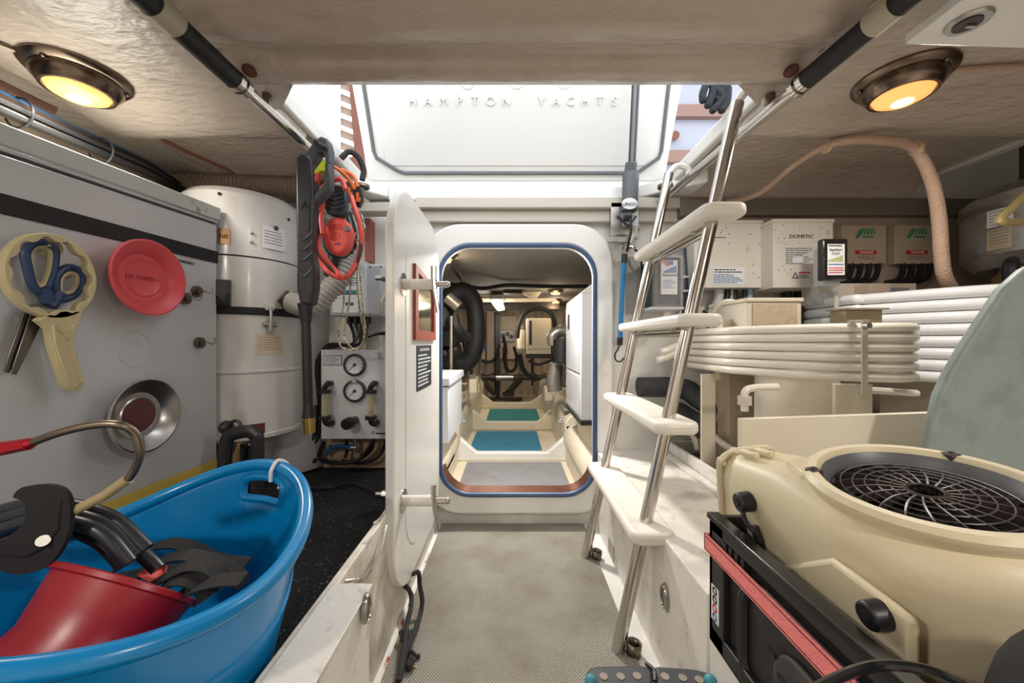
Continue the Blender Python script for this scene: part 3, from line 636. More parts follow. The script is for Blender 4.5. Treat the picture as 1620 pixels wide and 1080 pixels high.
for py in (304,311,318,325): B().tube([P(518,py,1.348),P(527,py+4,1.346),P(536,py+3,1.346),P(545,py-1,1.348)], .002, 6).mk('ridge', dkg, r)
B().cyl(P(532,333,1.35),P(532,333,1.342),.007).mk('pin', blk, r)
for x0, y0, lab in ((553,302,'dark grey carabiner clip with orange gate, left of pair'), (566,310,'black carabiner clip with orange gate, right of pair')):
    q = T('gear_clip', lab, 'clip', P(x0,y0+20,1.42))
    B().prism([P(x0+a,y0+c,1.42) for a,c in ((-8,-14),(0,-18),(7,-12),(7,6),(2,18),(-6,14),(-9,2))], (0,.02,0)).mk('shell', mat('clip_slate',(62,70,84),.45) if x0<560 else blk, q, bevel=.004)
    B().prism([P(x0+a,y0+c,1.415) for a,c in ((-3,-6),(1,-6),(1,2),(4,2),(3,9),(-4,9),(-3,4))], (0,.008,0)).mk('gate', orange, q, bevel=.001)
B().tube([P(522,262,1.38),P(532,266,1.38),P(545,276,1.40),P(556,290,1.42),P(562,300,1.42)], .007).tube([P(540,268,1.42),P(556,276,1.42),P(562,284,1.42),P(566,296,1.42)],.007).mk('orange_cord', orange, label='loop of orange cord hanging under the left hatch edge', cat='cord')
r = T('coiled_lead', 'coiled coral red and grey leads looped beside the black spray gun', 'cable', P(530,440,1.33))
Yr = 1.33
for pts, rad, m_ in (([(512,300),(505,320),(500,350),(497,380),(500,400),(510,420),(524,434),(540,440),(552,434),(566,410),(572,380),(568,350),(560,325),(556,310)], .0085, coral),
                    ([(520,290),(510,300),(506,330),(507,360),(503,385),(512,405),(528,425),(543,441)], .009, coral),
                    ([(524,286),(540,284),(546,300)], .009, coral),
                    ([(508,304),(502,335),(506,362),(499,388),(514,414),(534,434),(545,438),(560,425),(570,400),(571,370)], .006, mat('lead_grey',(84,62,72),.5)),
                    ([(515,300),(511,322),(508,345),(510,370)], .008, coral)):
    B().tube([P(x,y,Yr+random.uniform(0,.03)) for x,y in pts], rad, 8).mk('lead', m_, r)
B().tube([P(500,262,1.3),P(498,290,1.31),P(506,300,1.31)], .006).mk('lead', coral, r)
r = T('strap_bundle', 'dark strap ends and clips hanging beside the red reel', 'straps', P(560,400,1.42))
for a, c_ in (((553,335),(562,395)),((558,330),(572,388)),((548,340),(556,402))):
    B().tube([P(*a,1.43), P((a[0]+c_[0])/2+4,(a[1]+c_[1])/2,1.42), P(*c_,1.43)], .009, 8, rb=.003).mk('strap', mat('strap_navy',(40,44,56),.6), r)
for x,y in ((568,345),(572,360),(566,374),(560,388)): B().tube([P(x+5*math.cos(t),y+7*math.sin(t),1.41) for t in [2*PI*i/10 for i in range(10)]], .003, 5, closed=True).mk('metal_ring', steelb, r)
B().bx(*[sorted((P(577,0,1.8).x,P(585,0,1.8).x))[i] for i in (0,1)], 1.80,1.868, .9+(540-412)*.003, .9+(540-345)*.003).mk('wooden_post', mat('red_post',(150,84,68),.5), label='short reddish brown post against the bulkhead above the switch box', cat='post')
# hatch corner things left: black hose loop
B().tube([P(540,250,1.55),P(552,240,1.56),P(566,248,1.58),P(575,268,1.6),P(573,285,1.6)], .012).mk('black_hose', rub, label='black hose arching over the left hatch coaming', cat='hose')
# white twine loops
for k,(pts,lab) in enumerate((([(548,412),(545,450),(543,485),(536,520),(538,545),(548,552),(562,553),(572,545),(578,520),(574,490),(571,455),(568,412)],'wider loop of speckled white cord hanging before the switch box'),
                ([(557,412),(553,470),(548,505),(544,528),(552,545),(562,552),(573,545),(577,530),(572,505),(568,480),(565,445),(566,412)],'narrower loop of speckled white cord before the switch box'))):
    B().tube([P(x,y,1.60+.01*k) for x,y in pts], .0035, 6).mk('cord_loop', mat('speckled_cord',(214,202,170),.8,dirt=.9,ds=120,drgb=(90,60,50),lo=.5,hi=.55), label=lab, cat='cord')
# ================= SWITCH BOX =================
Yb = 1.70
r = T('switch_box', 'grey wall box with red, blue and green buttons', 'control box', (P(567,0,Yb).x,1.8,zz(503,Yb)))
X0, X1 = P(522,0,Yb).x, P(606,0,Yb).x; Z0, Z1 = P(0,500,Yb).z, P(0,417,Yb).z
B().bx(X0,X1,Yb,1.868,Z0,Z1).mk('housing', mat('box_grey',(188,192,198),.4), r, bevel=.012, seg=3)
B().bx(P(527,0,Yb).x,P(580,0,Yb).x,Yb-.004,Yb,P(0,495,Yb).z,P(0,420,Yb).z).mk('face_plate', mat('face_blue_grey',(214,218,222),.4), r, bevel=.002)
for x, m_ in ((540.5,inkr),(548.5,inkb),(557,inkg),(564.5,inkg)): 
    q = P(x,462,Yb-.004); B().bx(q.x-.0095,q.x+.0095,Yb-.009,Yb-.004,q.z-.009,q.z+.009).mk('button', m_, r, bevel=.002)
q = P(553,480.5,Yb-.004); B().bx(q.x-.017,q.x+.017,Yb-.007,Yb-.004,q.z-.006,q.z+.006).mk('rocker', dkg, r)
printed(r, P(545,424,Yb-.0045), (1,0,0), (0,0,1), .05, .03, 2, inkb, .9)
for i in range(4): printed(r, P(546,438+3.7*i,Yb-.0045), (1,0,0), (0,0,1), .052, .010, 1, ink, 1.1, seed=i)
for x, y in ((586,421),(586,496),(610,421),(610,492)): q = P(min(x,603),y,Yb); B().sph(q,.005).mk('screw', steelb, r)
for i, x in enumerate((552,562,572,582)):
    q = P(x,500,1.76); B().cyl(q, q-V((0,0,.035)), .014).mk('cable_gland', blk, r)
for i, pts in enumerate(([(552,508),(560,530),(556,545),(520,545),(508,560)],[(562,508),(566,530),(560,543)],[(572,508),(571,530),(566,545),(540,546),(512,552)],[(582,508),(578,530),(572,546)],[(582,532),(596,528),(612,527)])):
    B().tube([P(x,y,1.80) for x,y in pts], .008).mk('conduit', mat('conduit_grey',(84,84,86),.5) if i%2 else blk, r)
# ================= GAUGE PANEL =================
Yp = 1.76
r = T('gauge_panel', 'white water maker panel with two gauges and two flow tubes', 'control panel', P(562,694,Yp))
X0, X1 = P(508,0,Yp).x, P(616.5,0,Yp).x; Z0, Z1 = P(0,694,Yp).z, P(0,553,Yp).z
B().bx(X0,X1,Yp,1.868,Z0,Z1).mk('housing', mat('panel_white',(216,217,220),.4,dirt=.1), r, bevel=.002)
def qp(x, y, d=0): return P(x, y, Yp)+V((0,-d,0))
for y in (577,618):
    c_ = qp(562,y); gg = B().lathe([(.040,0),(.052,0),(.053,.006),(.050,.016),(.043,.020),(.041,.016),(.040,.004)], c_, (0,-1,0), 40).mk('gauge_bezel', mat('gauge_rim',(88,88,90),.3,.7), r)
    B().cyl(c_, c_+V((0,-.008,0)), .0415, n=36).mk('gauge_face', paper, gg)
    for i in range(11):
        a = math.radians(225-27*i); u = V((math.cos(a),0,math.sin(a))); w = V((-u.z,0,u.x))*.0009
        B().prism([c_+u*.030-w+V((0,-.0085,0)),c_+u*.038-w+V((0,-.0085,0)),c_+u*.038+w+V((0,-.0085,0)),c_+u*.030+w+V((0,-.0085,0))], (0,-.0004,0)).mk('tick', ink, gg)
    a = math.radians(222 if y<600 else 222); u = V((math.cos(a),0,math.sin(a))); w = V((-u.z,0,u.x))*.0018
    B().prism([c_-u*.010-w+V((0,-.010,0)),c_+u*.032-w*.3+V((0,-.010,0)),c_+u*.032+w*.3+V((0,-.010,0)),c_-u*.010+w+V((0,-.010,0))], (0,-.001,0)).cyl(c_+V((0,-.008,0)),c_+V((0,-.013,0)),.006).mk('needle', ink, gg)
for x in (522,593):
    B().cyl(qp(x+1,0)*0+qp(x+2,606,.0),qp(x+2,606,.03),.012).tube([qp(x+3,604,.03),qp(x+2,606,.04),qp(x-2,612,.04),qp(x-2,618,.04)],.012,10).mk('elbow_fitting', blk, r)
    B().cyl(qp(x-1,615,.04),qp(x-1,620,.04),.026).mk('end_nut', blk, r); B().cyl(qp(x-1,655,.04),qp(x-1,660,.04),.026).mk('end_nut', blk, r)
    t = B().cyl(qp(x-1,619,.04),qp(x-1,656,.04),.016,.012).mk('flow_tube', flow, r)
    B().cyl(qp(x-1,622,.04),qp(x-1,654,.04),.002).cyl(qp(x-1,646,.04),qp(x-1,651,.04),.006).mk('float', ink, t)
    B().tube([qp(x-1,659,.04),qp(x,665,.04),qp(x+3,668,.03),qp(x+4,668,0)],.013,10).mk('elbow_fitting', blk, r)
B().cyl(qp(562,664,.0),qp(562,664,.05),.018).cyl(qp(560,665,.045),qp(558,666,.075),.027,.025,n=24).mk('valve_knob', blk, r)
pl = B().bx(qp(511,0).x,qp(541,0).x,Yp-.0015,Yp,qp(0,578).z,qp(0,562).z).mk('instruction_plate', ink, r)
B().bx(qp(512,0).x,qp(540,0).x,Yp-.002,Yp,qp(0,577).z,qp(0,563).z).mk('plate_face', paper, pl)
printed(pl, qp(514,564,.0022), (1,0,0),(0,0,1), .07, .036, 5, ink, 1.1)
B().bx(qp(594,0).x,qp(611,0).x,Yp-.0006,Yp,qp(0,686.5).z,qp(0,684.5).z).lathe([(.004,0),(.007,0),(.007,.0006),(.004,.0006)], qp(590,684), (0,-1,0), 12, closed=True).mk('maker_mark', ink, r)
B().lathe([(.003,0),(.005,0),(.005,.0006),(.003,.0006)], qp(514,557), (0,-1,0), 12, closed=True).mk('maker_mark', ink, r)
printed(r, qp(598,557,.0003), (1,0,0),(0,0,1), .03, .035, 4, mgrey, .7)
B().cyl(P(602,553,1.80),P(602,546,1.80),.020,.010).cyl(P(602,546,1.80),P(602,536,1.80),.008).cyl(P(602,540,1.80),P(602,530,1.80),.013).mk('bleed_valve', lgrey, r)
# hoses under panel
r = T('hose_tangle', 'black and blue hoses looping below the white gauge panel', 'hoses', P(560,740,1.78))
for pts, m_, rad in (([(500,640),(498,680),(486,704),(460,722),(430,730),(400,728)],rub,.012),([(508,560),(502,580),(504,640),(502,690),(480,712),(440,724),(410,720)],rub,.012),
    ([(512,700),(506,725),(540,732),(570,725),(590,700)],rub,.010),([(610,694),(606,712),(590,728),(565,732),(540,728)],rub,.008),([(592,694),(588,710),(572,725),(555,728)],rub,.007),
    ([(514,718),(526,708),(545,705),(560,708)],mat('hose_blue',(40,84,140),.4),.010),([(548,694),(549,712),(546,724)],rub,.008),([(400,700),(430,718),(470,730),(500,728)],rub,.011),([(405,712),(440,730),(480,732)],rub,.010)):
    B().tube([P(x,y,1.79+random.uniform(-.03,.02)) for x,y in pts], rad).mk('hose', m_, r)
B().cyl(P(561,694,1.79),P(561,716,1.79),.010).cyl(P(550,708,1.79),P(564,708,1.79),.011).mk('valve_fitting', steelb, r)
st(B().bx(-.95,-.44,1.85,1.869,.285,.45), 'baseboard_left', mat('tan_base', (176,152,126), .6, dirt=.3, ds=5))
st(B().bx(-.56,-.40,1.82,1.869,.27,.30), 'trim_15', grim)
B().tube([P(478,772,1.45),P(520,772,1.55),P(560,765,1.6),(-.45,1.42,.30),(-.40,1.30,.35),(-.38,1.22,.40)], .007).mk('floor_cable', rub, label='black cable crossing the dark carpet towards the open door', cat='cable')
# black cart handle beside the drum
r = T('folding_cart', 'black folding cart handle standing beside the drum and cabinet', 'cart', P(382,800,1.15))
B().tube([P(354,800,1.15),P(354,740,1.15),P(358,700,1.15),P(366,688,1.15),P(390,682,1.15),P(403,688,1.15),P(407,700,1.15),P(407,800,1.15)], .013, 10, rb=.02).mk('handle', blk, r)
B().tube([P(388,800,1.18),P(387,720,1.18),P(392,704,1.18),P(398,704,1.18),P(402,714,1.18),P(402,800,1.18)], .010, 8).mk('inner_frame', blkg, r)
B().prism([P(366,800,1.20),P(368,720,1.20),P(376,700,1.20),P(378,800,1.20)], (0,.02,0)).mk('wood_strip', mat('pine',(196,158,118),.6), r)
B().prism([P(354,800,1.21),P(354,716,1.21),P(366,704,1.21),P(396,700,1.21),P(400,800,1.21)], (0,.02,0)).mk('back_panel', blk, r)
B().sph(P(358,676,1.2), .022).tube([P(360,680,1.17),P(366,668,1.17),P(376,666,1.17),P(384,676,1.17)], .005).mk('knob', blk, r)
# coaming hardware
for py, lab, Xq in ((965,'stainless ring pull on the near white bench box face','a'),):
    q = PX(577,962,-.29); r = T('ring_pull', lab, 'ring pull', q)
    B().lathe([(.001,0),(.03,0),(.03,.003),(.026,.005),(.001,.004)], q, (1,0,0), 28, sx=.55).mk('cup', steelb, r)
    B().tube([q+V((.006,.016*math.cos(t),.026*math.sin(t))) for t in [2*PI*i/20 for i in range(20)]], .003, 6, closed=True).mk('ring', steel, r)
q = PX(1053,944,.408); r = T('ring_pull', 'stainless ring pull set in the front face of the right bench', 'ring pull', q)
B().lathe([(.001,0),(.038,0),(.038,.003),(.033,.005),(.001,.004)], q, (-1,0,0), 28, sx=.55).mk('cup', steelb, r)
B().tube([q+V((-.006,.018*math.cos(t),.03*math.sin(t))) for t in [2*PI*i/20 for i in range(20)]], .0035, 6, closed=True).mk('ring', steel, r)
q = PX(967,868,.409); r = T('recessed_latch', 'small recessed latch low on the bench face behind the ladder', 'latch', q)
B().ring([q+V((0,a,c)) for a,c in ((-.04,-.03),(.04,-.03),(.04,.03),(-.04,.03))],[q+V((0,a,c)) for a,c in ((-.032,-.024),(.032,-.024),(.032,.024),(-.032,.024))],(-.003,0,0)).mk('frame', steelb, r)
B().bx(q.x-.002,q.x,q.y-.032,q.y+.032,q.z-.024,q.z+.024).mk('recess', mat('recess_beige',(170,160,146),.6), r)
r = T('coaming_hook', 'stainless hook and rod on the left coaming edge near the door', 'hook', (-.36,.86,.36))
B().tube([(-.365,.83,.375),(-.345,.84,.372),(-.34,.87,.355),(-.345,.93,.345),(-.345,1.0,.352),(-.35,1.06,.385)], .0045).tube([(-.362,.80,.385),(-.345,.81,.38),(-.345,.84,.372),(-.36,.84,.37)], .004).tube([(-.362,.99,.425),(-.35,1.0,.43),(-.35,1.03,.43)], .004).mk('rod', steel, r)
# power leads hanging under the door
r = T('power_lead', 'black power leads with a taped plug hanging below the door', 'cable', (-.29,.95,.0))
B().tube([V((-.385,1.36,.08)),V((-.35,1.33,.085)),P(662,905,1.27),P(664,925,1.26),P(668,950,1.24),P(664,975,1.2),P(655,1000,1.13),P(644,1025,1.07),P(632,1075,.98)], .0075).mk('lead', rub, r)
B().tube([V((-.385,1.28,.08)),V((-.355,1.27,.08)),P(650,940,1.24),P(650,960,1.2),P(643,990,1.14),P(640,1020,1.07),P(630,1078,.97)], .0075).mk('lead', rub, r)
B().prism([P(630,1000,1.13),P(660,998,1.13),P(650,1020,1.09),(P(646,1040,1.06)),P(640,1035,1.07)], (0,.01,0)).tube([P(650,1030,1.07),P(658,1038,1.07),P(664,1037,1.07)],.006).mk('tape_flap', blk, r)
B().cyl(P(642,1044,1.04),P(652,1052,1.04),.018).mk('plug', blk, r)
for a, c_ in (((653,1052),(659,1056)),((651,1058),(656,1064))): B().cyl(P(*a,1.04),P(*c_,1.04),.003).mk('pin', brass, r)

# ================= BLUE TUB =================
tc = V((-.61,.61,0)); zb, Rt, Rb = .285, .24, .175
thH = math.radians(72)
def zr(t): return .535+(.09 if math.cos(t-thH) > 0 else .05)*math.cos(t-thH)**2
def wall(t, h, off=0):  # h 0..1
    R_ = Rb+(Rt-Rb)*h**.8+off; return V((tc.x+R_*math.cos(t), tc.y+R_*math.sin(t), zb+(zr(t)-zb)*h))
r = T('flexible_tub', 'blue plastic tub with cut-out handles standing on the carpet', 'tub', (tc.x,tc.y,zb))
NT, NH = 96, 14; vs = []; fs = []
for j in range(NH+1):
    for i in range(NT): vs.append(wall(2*PI*i/NT, j/NH))
def inh(i, j):
    t = 2*PI*(i+.5)/NT; h = (j+.5)/NH
    for th in (thH, thH+PI):
        d = math.atan2(math.sin(t-th), math.cos(t-th))
        if abs(d) < .24 and .80 < h < .93: return True
    return False
for j in range(NH):
    for i in range(NT):
        if not inh(i, j): fs.append((j*NT+i, j*NT+(i+1) % NT, (j+1)*NT+(i+1) % NT, (j+1)*NT+i))
fs.append(tuple(range(NT)))
bb = B(); bb.add(vs, fs); o = bb.mk('shell', bluet, r, smooth=60); sm = o.modifiers.new('s','SOLIDIFY'); sm.thickness = .006; sm.offset = 0; o.modifiers.new('b','BEVEL').width = .002
B().tube([wall(2*PI*i/NT, 1, .004) for i in range(NT)], .0135, 12, closed=True, raw=True).mk('rim', bluet, r)
for h, rad in ((.62,.003),(.56,.003)): B().tube([wall(2*PI*i/NT, h, .002) for i in range(NT)], rad, 8, closed=True, raw=True).mk('rib', bluet, r)
for th in (thH, thH+PI):
    loop = []
    for k in range(28):
        a = 2*PI*k/28; ca, sa = math.cos(a), math.sin(a); e = .5
        dx = .255*math.copysign(abs(ca)**e, ca); dh = .865+.068*math.copysign(abs(sa)**e, sa); loop.append(wall(th+dx, dh, -.001))
    B().tube(loop, .0085, 8, closed=True, raw=True).mk('handle_grip', bluet, r)
w0 = wall(thH-.12,1,.0)
B().tube([wall(thH-.12,.93,-.014),wall(thH-.12,1.0,-.016),w0+V((0,0,.017)),wall(thH-.13,1.0,.02),wall(thH-.14,.93,.012),wall(thH-.16,.88,.0)], .004, 8).mk('wire_tie', paper, label='white wire tie looped over the far handle of the blue tub', cat='tie')
# red funnel
r = T('oil_funnel', 'dark red plastic funnel lying in the blue tub', 'funnel', (-.52,.50,.33))
c0 = P(203,920,.56); ax = V((-.17,-.68,-.68)).normalized()
B().lathe([(.104,.0),(.110,.002),(.110,.008),(.102,.010),(.094,.04),(.086,.07),(.094,.10),(.10,.14),(.10,.17),(.094,.17),(.094,.14),(.088,.10),(.080,.07),(.088,.04),(.098,.006)], c0, ax, 40, closed=True, sx=1, sy=.8).mk('bowl', redp, r)
# webbing
r = T('ratchet_straps', 'heap of black webbing straps in the blue tub', 'straps', (-.50,.66,.36))
def ribbon(pts, w, m_, name, par, th=.0012, up=V((0,0,1))):
    c_ = catmull(pts, 8); rs = []
    for i, p in enumerate(c_):
        d = (c_[min(i+1,len(c_)-1)]-c_[max(0,i-1)]).normalized(); s_ = d.cross(up); s_ = s_.normalized() if s_.length > .01 else V((1,0,0)); nn = s_.cross(d)
        rs.append([p-s_*w/2-nn*th, p+s_*w/2-nn*th, p+s_*w/2+nn*th, p-s_*w/2+nn*th])
    return B().rings(rs).mk(name, m_, par, smooth=50)
wb = mat('webbing_black',(22,23,26),.75,bump=.2,bs=150)
for pts, Y0 in (([(175,905),(215,878),(262,860),(300,864),(345,884),(392,890)],.66),([(205,925),(240,895),(285,878),(330,884),(372,905),(385,925)],.60),([(225,935),(262,912),(305,893),(340,900),(360,925)],.56),([(262,958),(300,932),(345,918),(385,915)],.54),([(180,915),(230,905),(280,900),(330,905),(380,900)],.68),([(240,950),(262,925),(292,915),(318,925),(330,945)],.545)):
    ribbon([P(x,y,Y0) for x,y in pts], .024, wb, 'strap', r, up=V((.1,-.25,1)).normalized())
for pts in ([(228,900),(250,910),(262,905)],[(290,915),(312,898),(318,912),(300,925)],[(340,910),(352,908),(356,920)]):
    ribbon([P(x,y,.585) for x,y in pts], .02, coral, 'red_strap', r, up=V((.2,-.7,.7)))
# black hose coil
r = T('hose_coil', 'coil of thick black hose bound with a wide velcro wrap', 'hose', (-.70,.60,.40))
for k,(pts,Y0) in enumerate((([(-60,830),(0,808),(60,796),(120,800),(180,820),(232,868)],.56),([(-60,845),(0,822),(60,808),(120,814),(170,832),(215,880)],.55),([(-60,860),(0,838),(60,822),(120,826),(165,845),(205,890)],.54),([(-60,880),(0,852),(60,836),(110,838),(160,858),(196,895)],.56),([(-60,850),(0,815),(60,803),(130,806),(200,845),(240,890)],.58),([(60,830),(130,836),(190,850),(235,885),(250,900)],.57))):
    B().tube([P(x,y,Y0) for x,y in pts], .0095, 10).mk('coil_turn', mat('hose_black',(36,40,46),.35), r)
ribbon([P(x,y,.515) for x,y in ((40,792),(46,786),(80,784),(96,796),(94,840),(70,878),(30,888),(-10,872))], .030, mat('velcro',(26,26,28),.9), 'velcro_wrap', r, th=.003, up=V((0,-1,.1)))
B().prism([P(x,y,.51) for x,y in ((38,800),(58,786),(96,792),(92,838),(68,868),(40,882),(0,880),(-20,860),(10,850),(36,830))], (0,.012,0)).mk('wrap_pad', MC['velcro'], r, bevel=.002)
B().cyl(P(68,855,.505),P(68,855,.515),.007).mk('rivet', steelb, r)
# extraction wand
r = T('extraction_wand', 'bronze crook shaped suction tube with red handle over the tub', 'wand', P(130,825,.52))
B().tube([P(-60,726,.50),P(-10,712,.50)], .0095, 10, raw=True).mk('black_handle', blk, r)
B().cyl(P(-12,712,.50), P(46,702,.50), .0098,.0078).cyl(P(44,702,.50),P(54,699,.50),.0078,.0055).mk('red_handle', mat('anodised_red',(190,36,56),.25,.7), r)
B().tube([P(50,700,.50),P(95,684,.50),P(150,672,.505),(P(190,672,.51)),P(213,685,.52),P(221,710,.525),P(215,738,.53),P(200,762,.53)], .0052, 10).mk('bent_tube', bronze, r)
B().tube([P(203,757,.53),P(165,784,.525),P(85,824,.52)], .0068, 10, raw=True).mk('hose_tip', clearhose, r)
# ================= ENGINE ROOM (through the doorway) =================
st(B().bx(-1.6,1.6,1.92,6.5,-.06,.0), 'floor_engine_room', ercream)
st(B().bx(-1.6,1.6,1.92,6.5,1.50,1.56), 'ceiling_engine_room', perf)
st(B().bx(-1.6,1.6,6.4,6.5,0,1.5), 'wall_far', tile)
st(B().bx(-1.45,-1.38,1.92,6.4,0,1.5), 'wall_engine_left', tile)
st(B().bx(1.38,1.45,1.92,6.4,0,1.5), 'wall_engine_right', tile)
for s_ in (-1,1):
    b = B()
    for y0, y1, r0 in ((1.93,2.86,.105),(2.86,3.9,.09),(3.9,5.15,.09),(5.15,6.38,.09)):
        b.bx(*sorted((s_*.40,s_*.78)), y0, y1-.01, 0, .20 if y0<2.8 else .27)
        b.cyl((s_*.49,y0,.175 if y0<2.8 else .26),(s_*.49,y1-.01,.175 if y0<2.8 else .26), r0, n=24)
    st(b, 'trim_16', ercream if s_<0 else mat('er_cream2', (216,204,184), .45, bump=.3, bs=20, dirt=.6, ds=4, drgb=(165,140,118)), bevel=.01)
    st(B().prism([(s_*.75,1.93,.2),(s_*1.38,1.93,.75),(s_*1.38,1.93,.70),(s_*.75,1.93,0)], (0,4.4,0)), 'trim_17', ercream)
for k,(Yf, zl, w1, w2, zs_) in enumerate(((2.85,.066,.265,.37,.175),(3.85,.085,.257,.37,.20),(5.10,.078,.25,.37,.185))):
    st(B().prism([V((x,Yf,z)) for x,z in ((-.60,0),(.60,0),(.60,zs_+.03),(w2+.02,zs_),(w1,zl),(-w1,zl),(-w2-.02,zs_),(-.60,zs_+.03))], (0,.06,0)), 'trim_18', white if k==0 else ercream, bevel=.012, seg=3)
B().bx(-.33,.36,1.96,2.80,.0,.012).mk('floor_mat', greym, label='worn grey mat just inside the engine room doorway', cat='mat')
B().bx(-.35,.245,2.95,3.77,.0,.012).mk('floor_mat', tealb, label='teal mat in the second engine room floor bay, wider one', cat='mat')
B().bx(-.29,.32,3.98,5.0,.0,.012).mk('floor_mat', tealm, label='teal mat in the third engine room floor bay, farther one', cat='mat')
B().bx(-.34,.16,5.7,6.05,.0,.012).mk('floor_mat', brownm, label='dark brown mat at the far end of the engine room', cat='mat')
r = T('freezer_box', 'white box with overhanging lid inside the engine room, left', 'box', (-.7,2.4,.0))
B().bx(-1.1,-.355,2.12,2.68,.33,.645).mk('body', mat('box_white',(214,218,224),.35), r, bevel=.004)
B().bx(-1.12,-.343,2.10,2.70,.652,.70).mk('lid', mat('box_lid',(208,212,218),.35), r, bevel=.006)
B().bx(-1.05,-.40,2.15,2.65,.10,.33).mk('base', ercream, r)
r = T('tall_cabinet', 'tall glossy white cabinet inside the engine room, right', 'cabinet', (.8,2.4,.0))
B().bx(.385,1.3,2.11,2.69,.46,1.17).mk('body', mat('cab_gloss',(206,208,212),.2,coat=.3), r, bevel=.004)
B().prism([V((x,2.11,z)) for x,z in ((.385,1.17),(.50,1.26),(1.3,1.26),(1.3,1.17))], (0,.58,0)).mk('top_panel', mat('cab_gloss',(206,208,212),.2), r)
B().bx(.379,.385,2.16,2.66,.72,1.13).mk('door', MC['cab_gloss'], r, bevel=.002)
B().bx(.379,.385,2.16,2.66,.48,.70).mk('drawer', MC['cab_gloss'], r, bevel=.002)
B().bx(.368,.379,2.50,2.52,.98,1.08).mk('handle', blk, r, bevel=.002)
B().bx(.38,1.3,2.10,2.70,.435,.46).mk('black_base', blk, r)
B().bx(.45,1.2,2.2,2.6,.2,.435).mk('plinth', ercream, r)
def er(name, label, cat, loc): return T(name, label, cat, loc)
# poles
for px, Y, y0, y1, lab in ((741,3.6,448,645,'thickest brown chrome pole in the engine room, left of centre'),(714,3.0,500,665,'short pole behind the white freezer box'),(759,4.8,478,619,'thin upright tube right of the black hose loop')):
    B().cyl(P(px,y1,Y),P(px,y0-(20 if Y<2.9 else 0),Y),.013 if Y<3.5 else .012).mk('support_pole', steel, label=lab, cat='pole')
# black sagging cable under ceiling
B().tube([P(698,448,3.4),P(715,450,3.5),(P(740,453,3.6)),P(765,456,3.7),P(800,451,3.8),P(840,452,3.8),P(880,453,3.7),P(930,453,3.5)], .019).mk('ceiling_cable', rub, label='thick black cable sagging across the engine room ceiling', cat='cable')
B().tube([P(706,400,2.6),P(716,420,2.8),P(730,440,3.3),P(735,452,3.6)], .02).mk('ceiling_cable', rub, label='black cable running along the ceiling at upper left of doorway', cat='cable')
# lamps
r = T('batten_lamp', 'white lit tube lamp hanging under the engine room ceiling', 'lamp', P(788,490,4.6))
b = B().bx(P(776,0,4.6).x,P(797,0,4.6).x,4.5,4.95,1.40,1.46).mk('housing', lgrey, r, bevel=.01)
B().prism([P(777,477,4.5),P(794,475,4.5),P(798,486,4.5),P(786,488,4.5)], (0,.35,0)).mk('diffuser', tube_w, r, bevel=.006)
light('engine_lamp', 'POINT', P(788,496,4.7), 14, (1,.90,.76), .12)
for px, py, Y, lab in ((702,447,2.62,'small round warm ceiling lamp at upper left of the engine room'),(879,484,5.4,'small round warm ceiling lamp at the far right of the engine room'),(879,468,4.4,'small round warm ceiling lamp nearer, right of the engine room')):
    c_ = P(px,0,Y); q = V((c_.x,Y,1.5)); r = T('ceiling_lamp', lab, 'lamp', q-V((0,0,.05)))
    B().lathe([(.09,0),(.09,-.02),(.065,-.035),(.06,-.02)], q, n=24).mk('ring', lampr, r); B().lathe([(.062,-.025),(.05,-.05),(.001,-.055)], q, n=20).mk('lens', lensm, r)
    l = light('lamp','POINT',(0,0,0),4,(1,.80,.55),.05); l.location = q-V((0,0,.1))
r = T('ceiling_lamp', 'added fill lamp on the ceiling, hidden behind the top of the door frame', 'lamp', (0.03,2.12,1.45))  # out-of-view lamp, added to brighten the engine room
B().lathe([(.09,0),(.09,-.02),(.065,-.035),(.06,-.02)], (.03,2.12,1.5), n=24).mk('ring', lampr, r); B().lathe([(.062,-.025),(.05,-.05),(.001,-.055)], (.03,2.12,1.5), n=20).mk('lens', lensm, r)
light('engine_lamp', 'AREA', (0.03,2.12,1.44), 22, (1,.95,.88), .12)  # fill light of the added doorway lamp
r = T('ceiling_hatch', 'pale square hatch with struts in the engine room ceiling', 'hatch', (0,5,1.45))
B().bx(-.45,.55,4.75,4.81,1.40,1.44).mk('beam', ercream, r); B().bx(-.9,.7,5.6,5.7,1.38,1.5).mk('beam', erdark, r)
B().bx(-.1,.12,4.4,4.6,1.46,1.495).mk('plate', erdark, r); B().prism([(.1,4.5,1.49),(.35,4.5,1.49),(.30,4.5,1.42),(.22,4.5,1.42)],(0,.05,0)).mk('strut', ercream, r)
# back wall fittings
Yw = 6.3
B().bx(P(762,0,Yw).x,P(786,0,Yw).x,Yw,Yw+.09,P(0,570,Yw).z,P(0,492,Yw).z).mk('wall_panel', mat('wall_panel',(214,198,176),.5), label='tall plain beige panel on the far engine room wall, left', cat='panel', bevel=.004)
B().bx(P(790,0,Yw).x,P(818,0,Yw).x,Yw,Yw+.09,P(0,568,Yw).z,P(0,500,Yw).z).mk('wall_panel', MC['wall_panel'], label='beige panel behind the socket block on the far engine room wall', cat='panel', bevel=.004)
r = T('socket_block', 'white socket block with black plugs on the far engine room wall', 'socket', P(802,540,Yw))
B().bx(P(791,0,Yw).x,P(813,0,Yw).x,Yw-.08,Yw,P(0,540,Yw).z,P(0,522,Yw).z).mk('plate', lgrey, r, bevel=.008)
for x,y in ((796,530),(803,528),(809,532)): B().cyl(P(x,y,Yw-.08),P(x,y,Yw-.13),.03).mk('plug', blk, r)
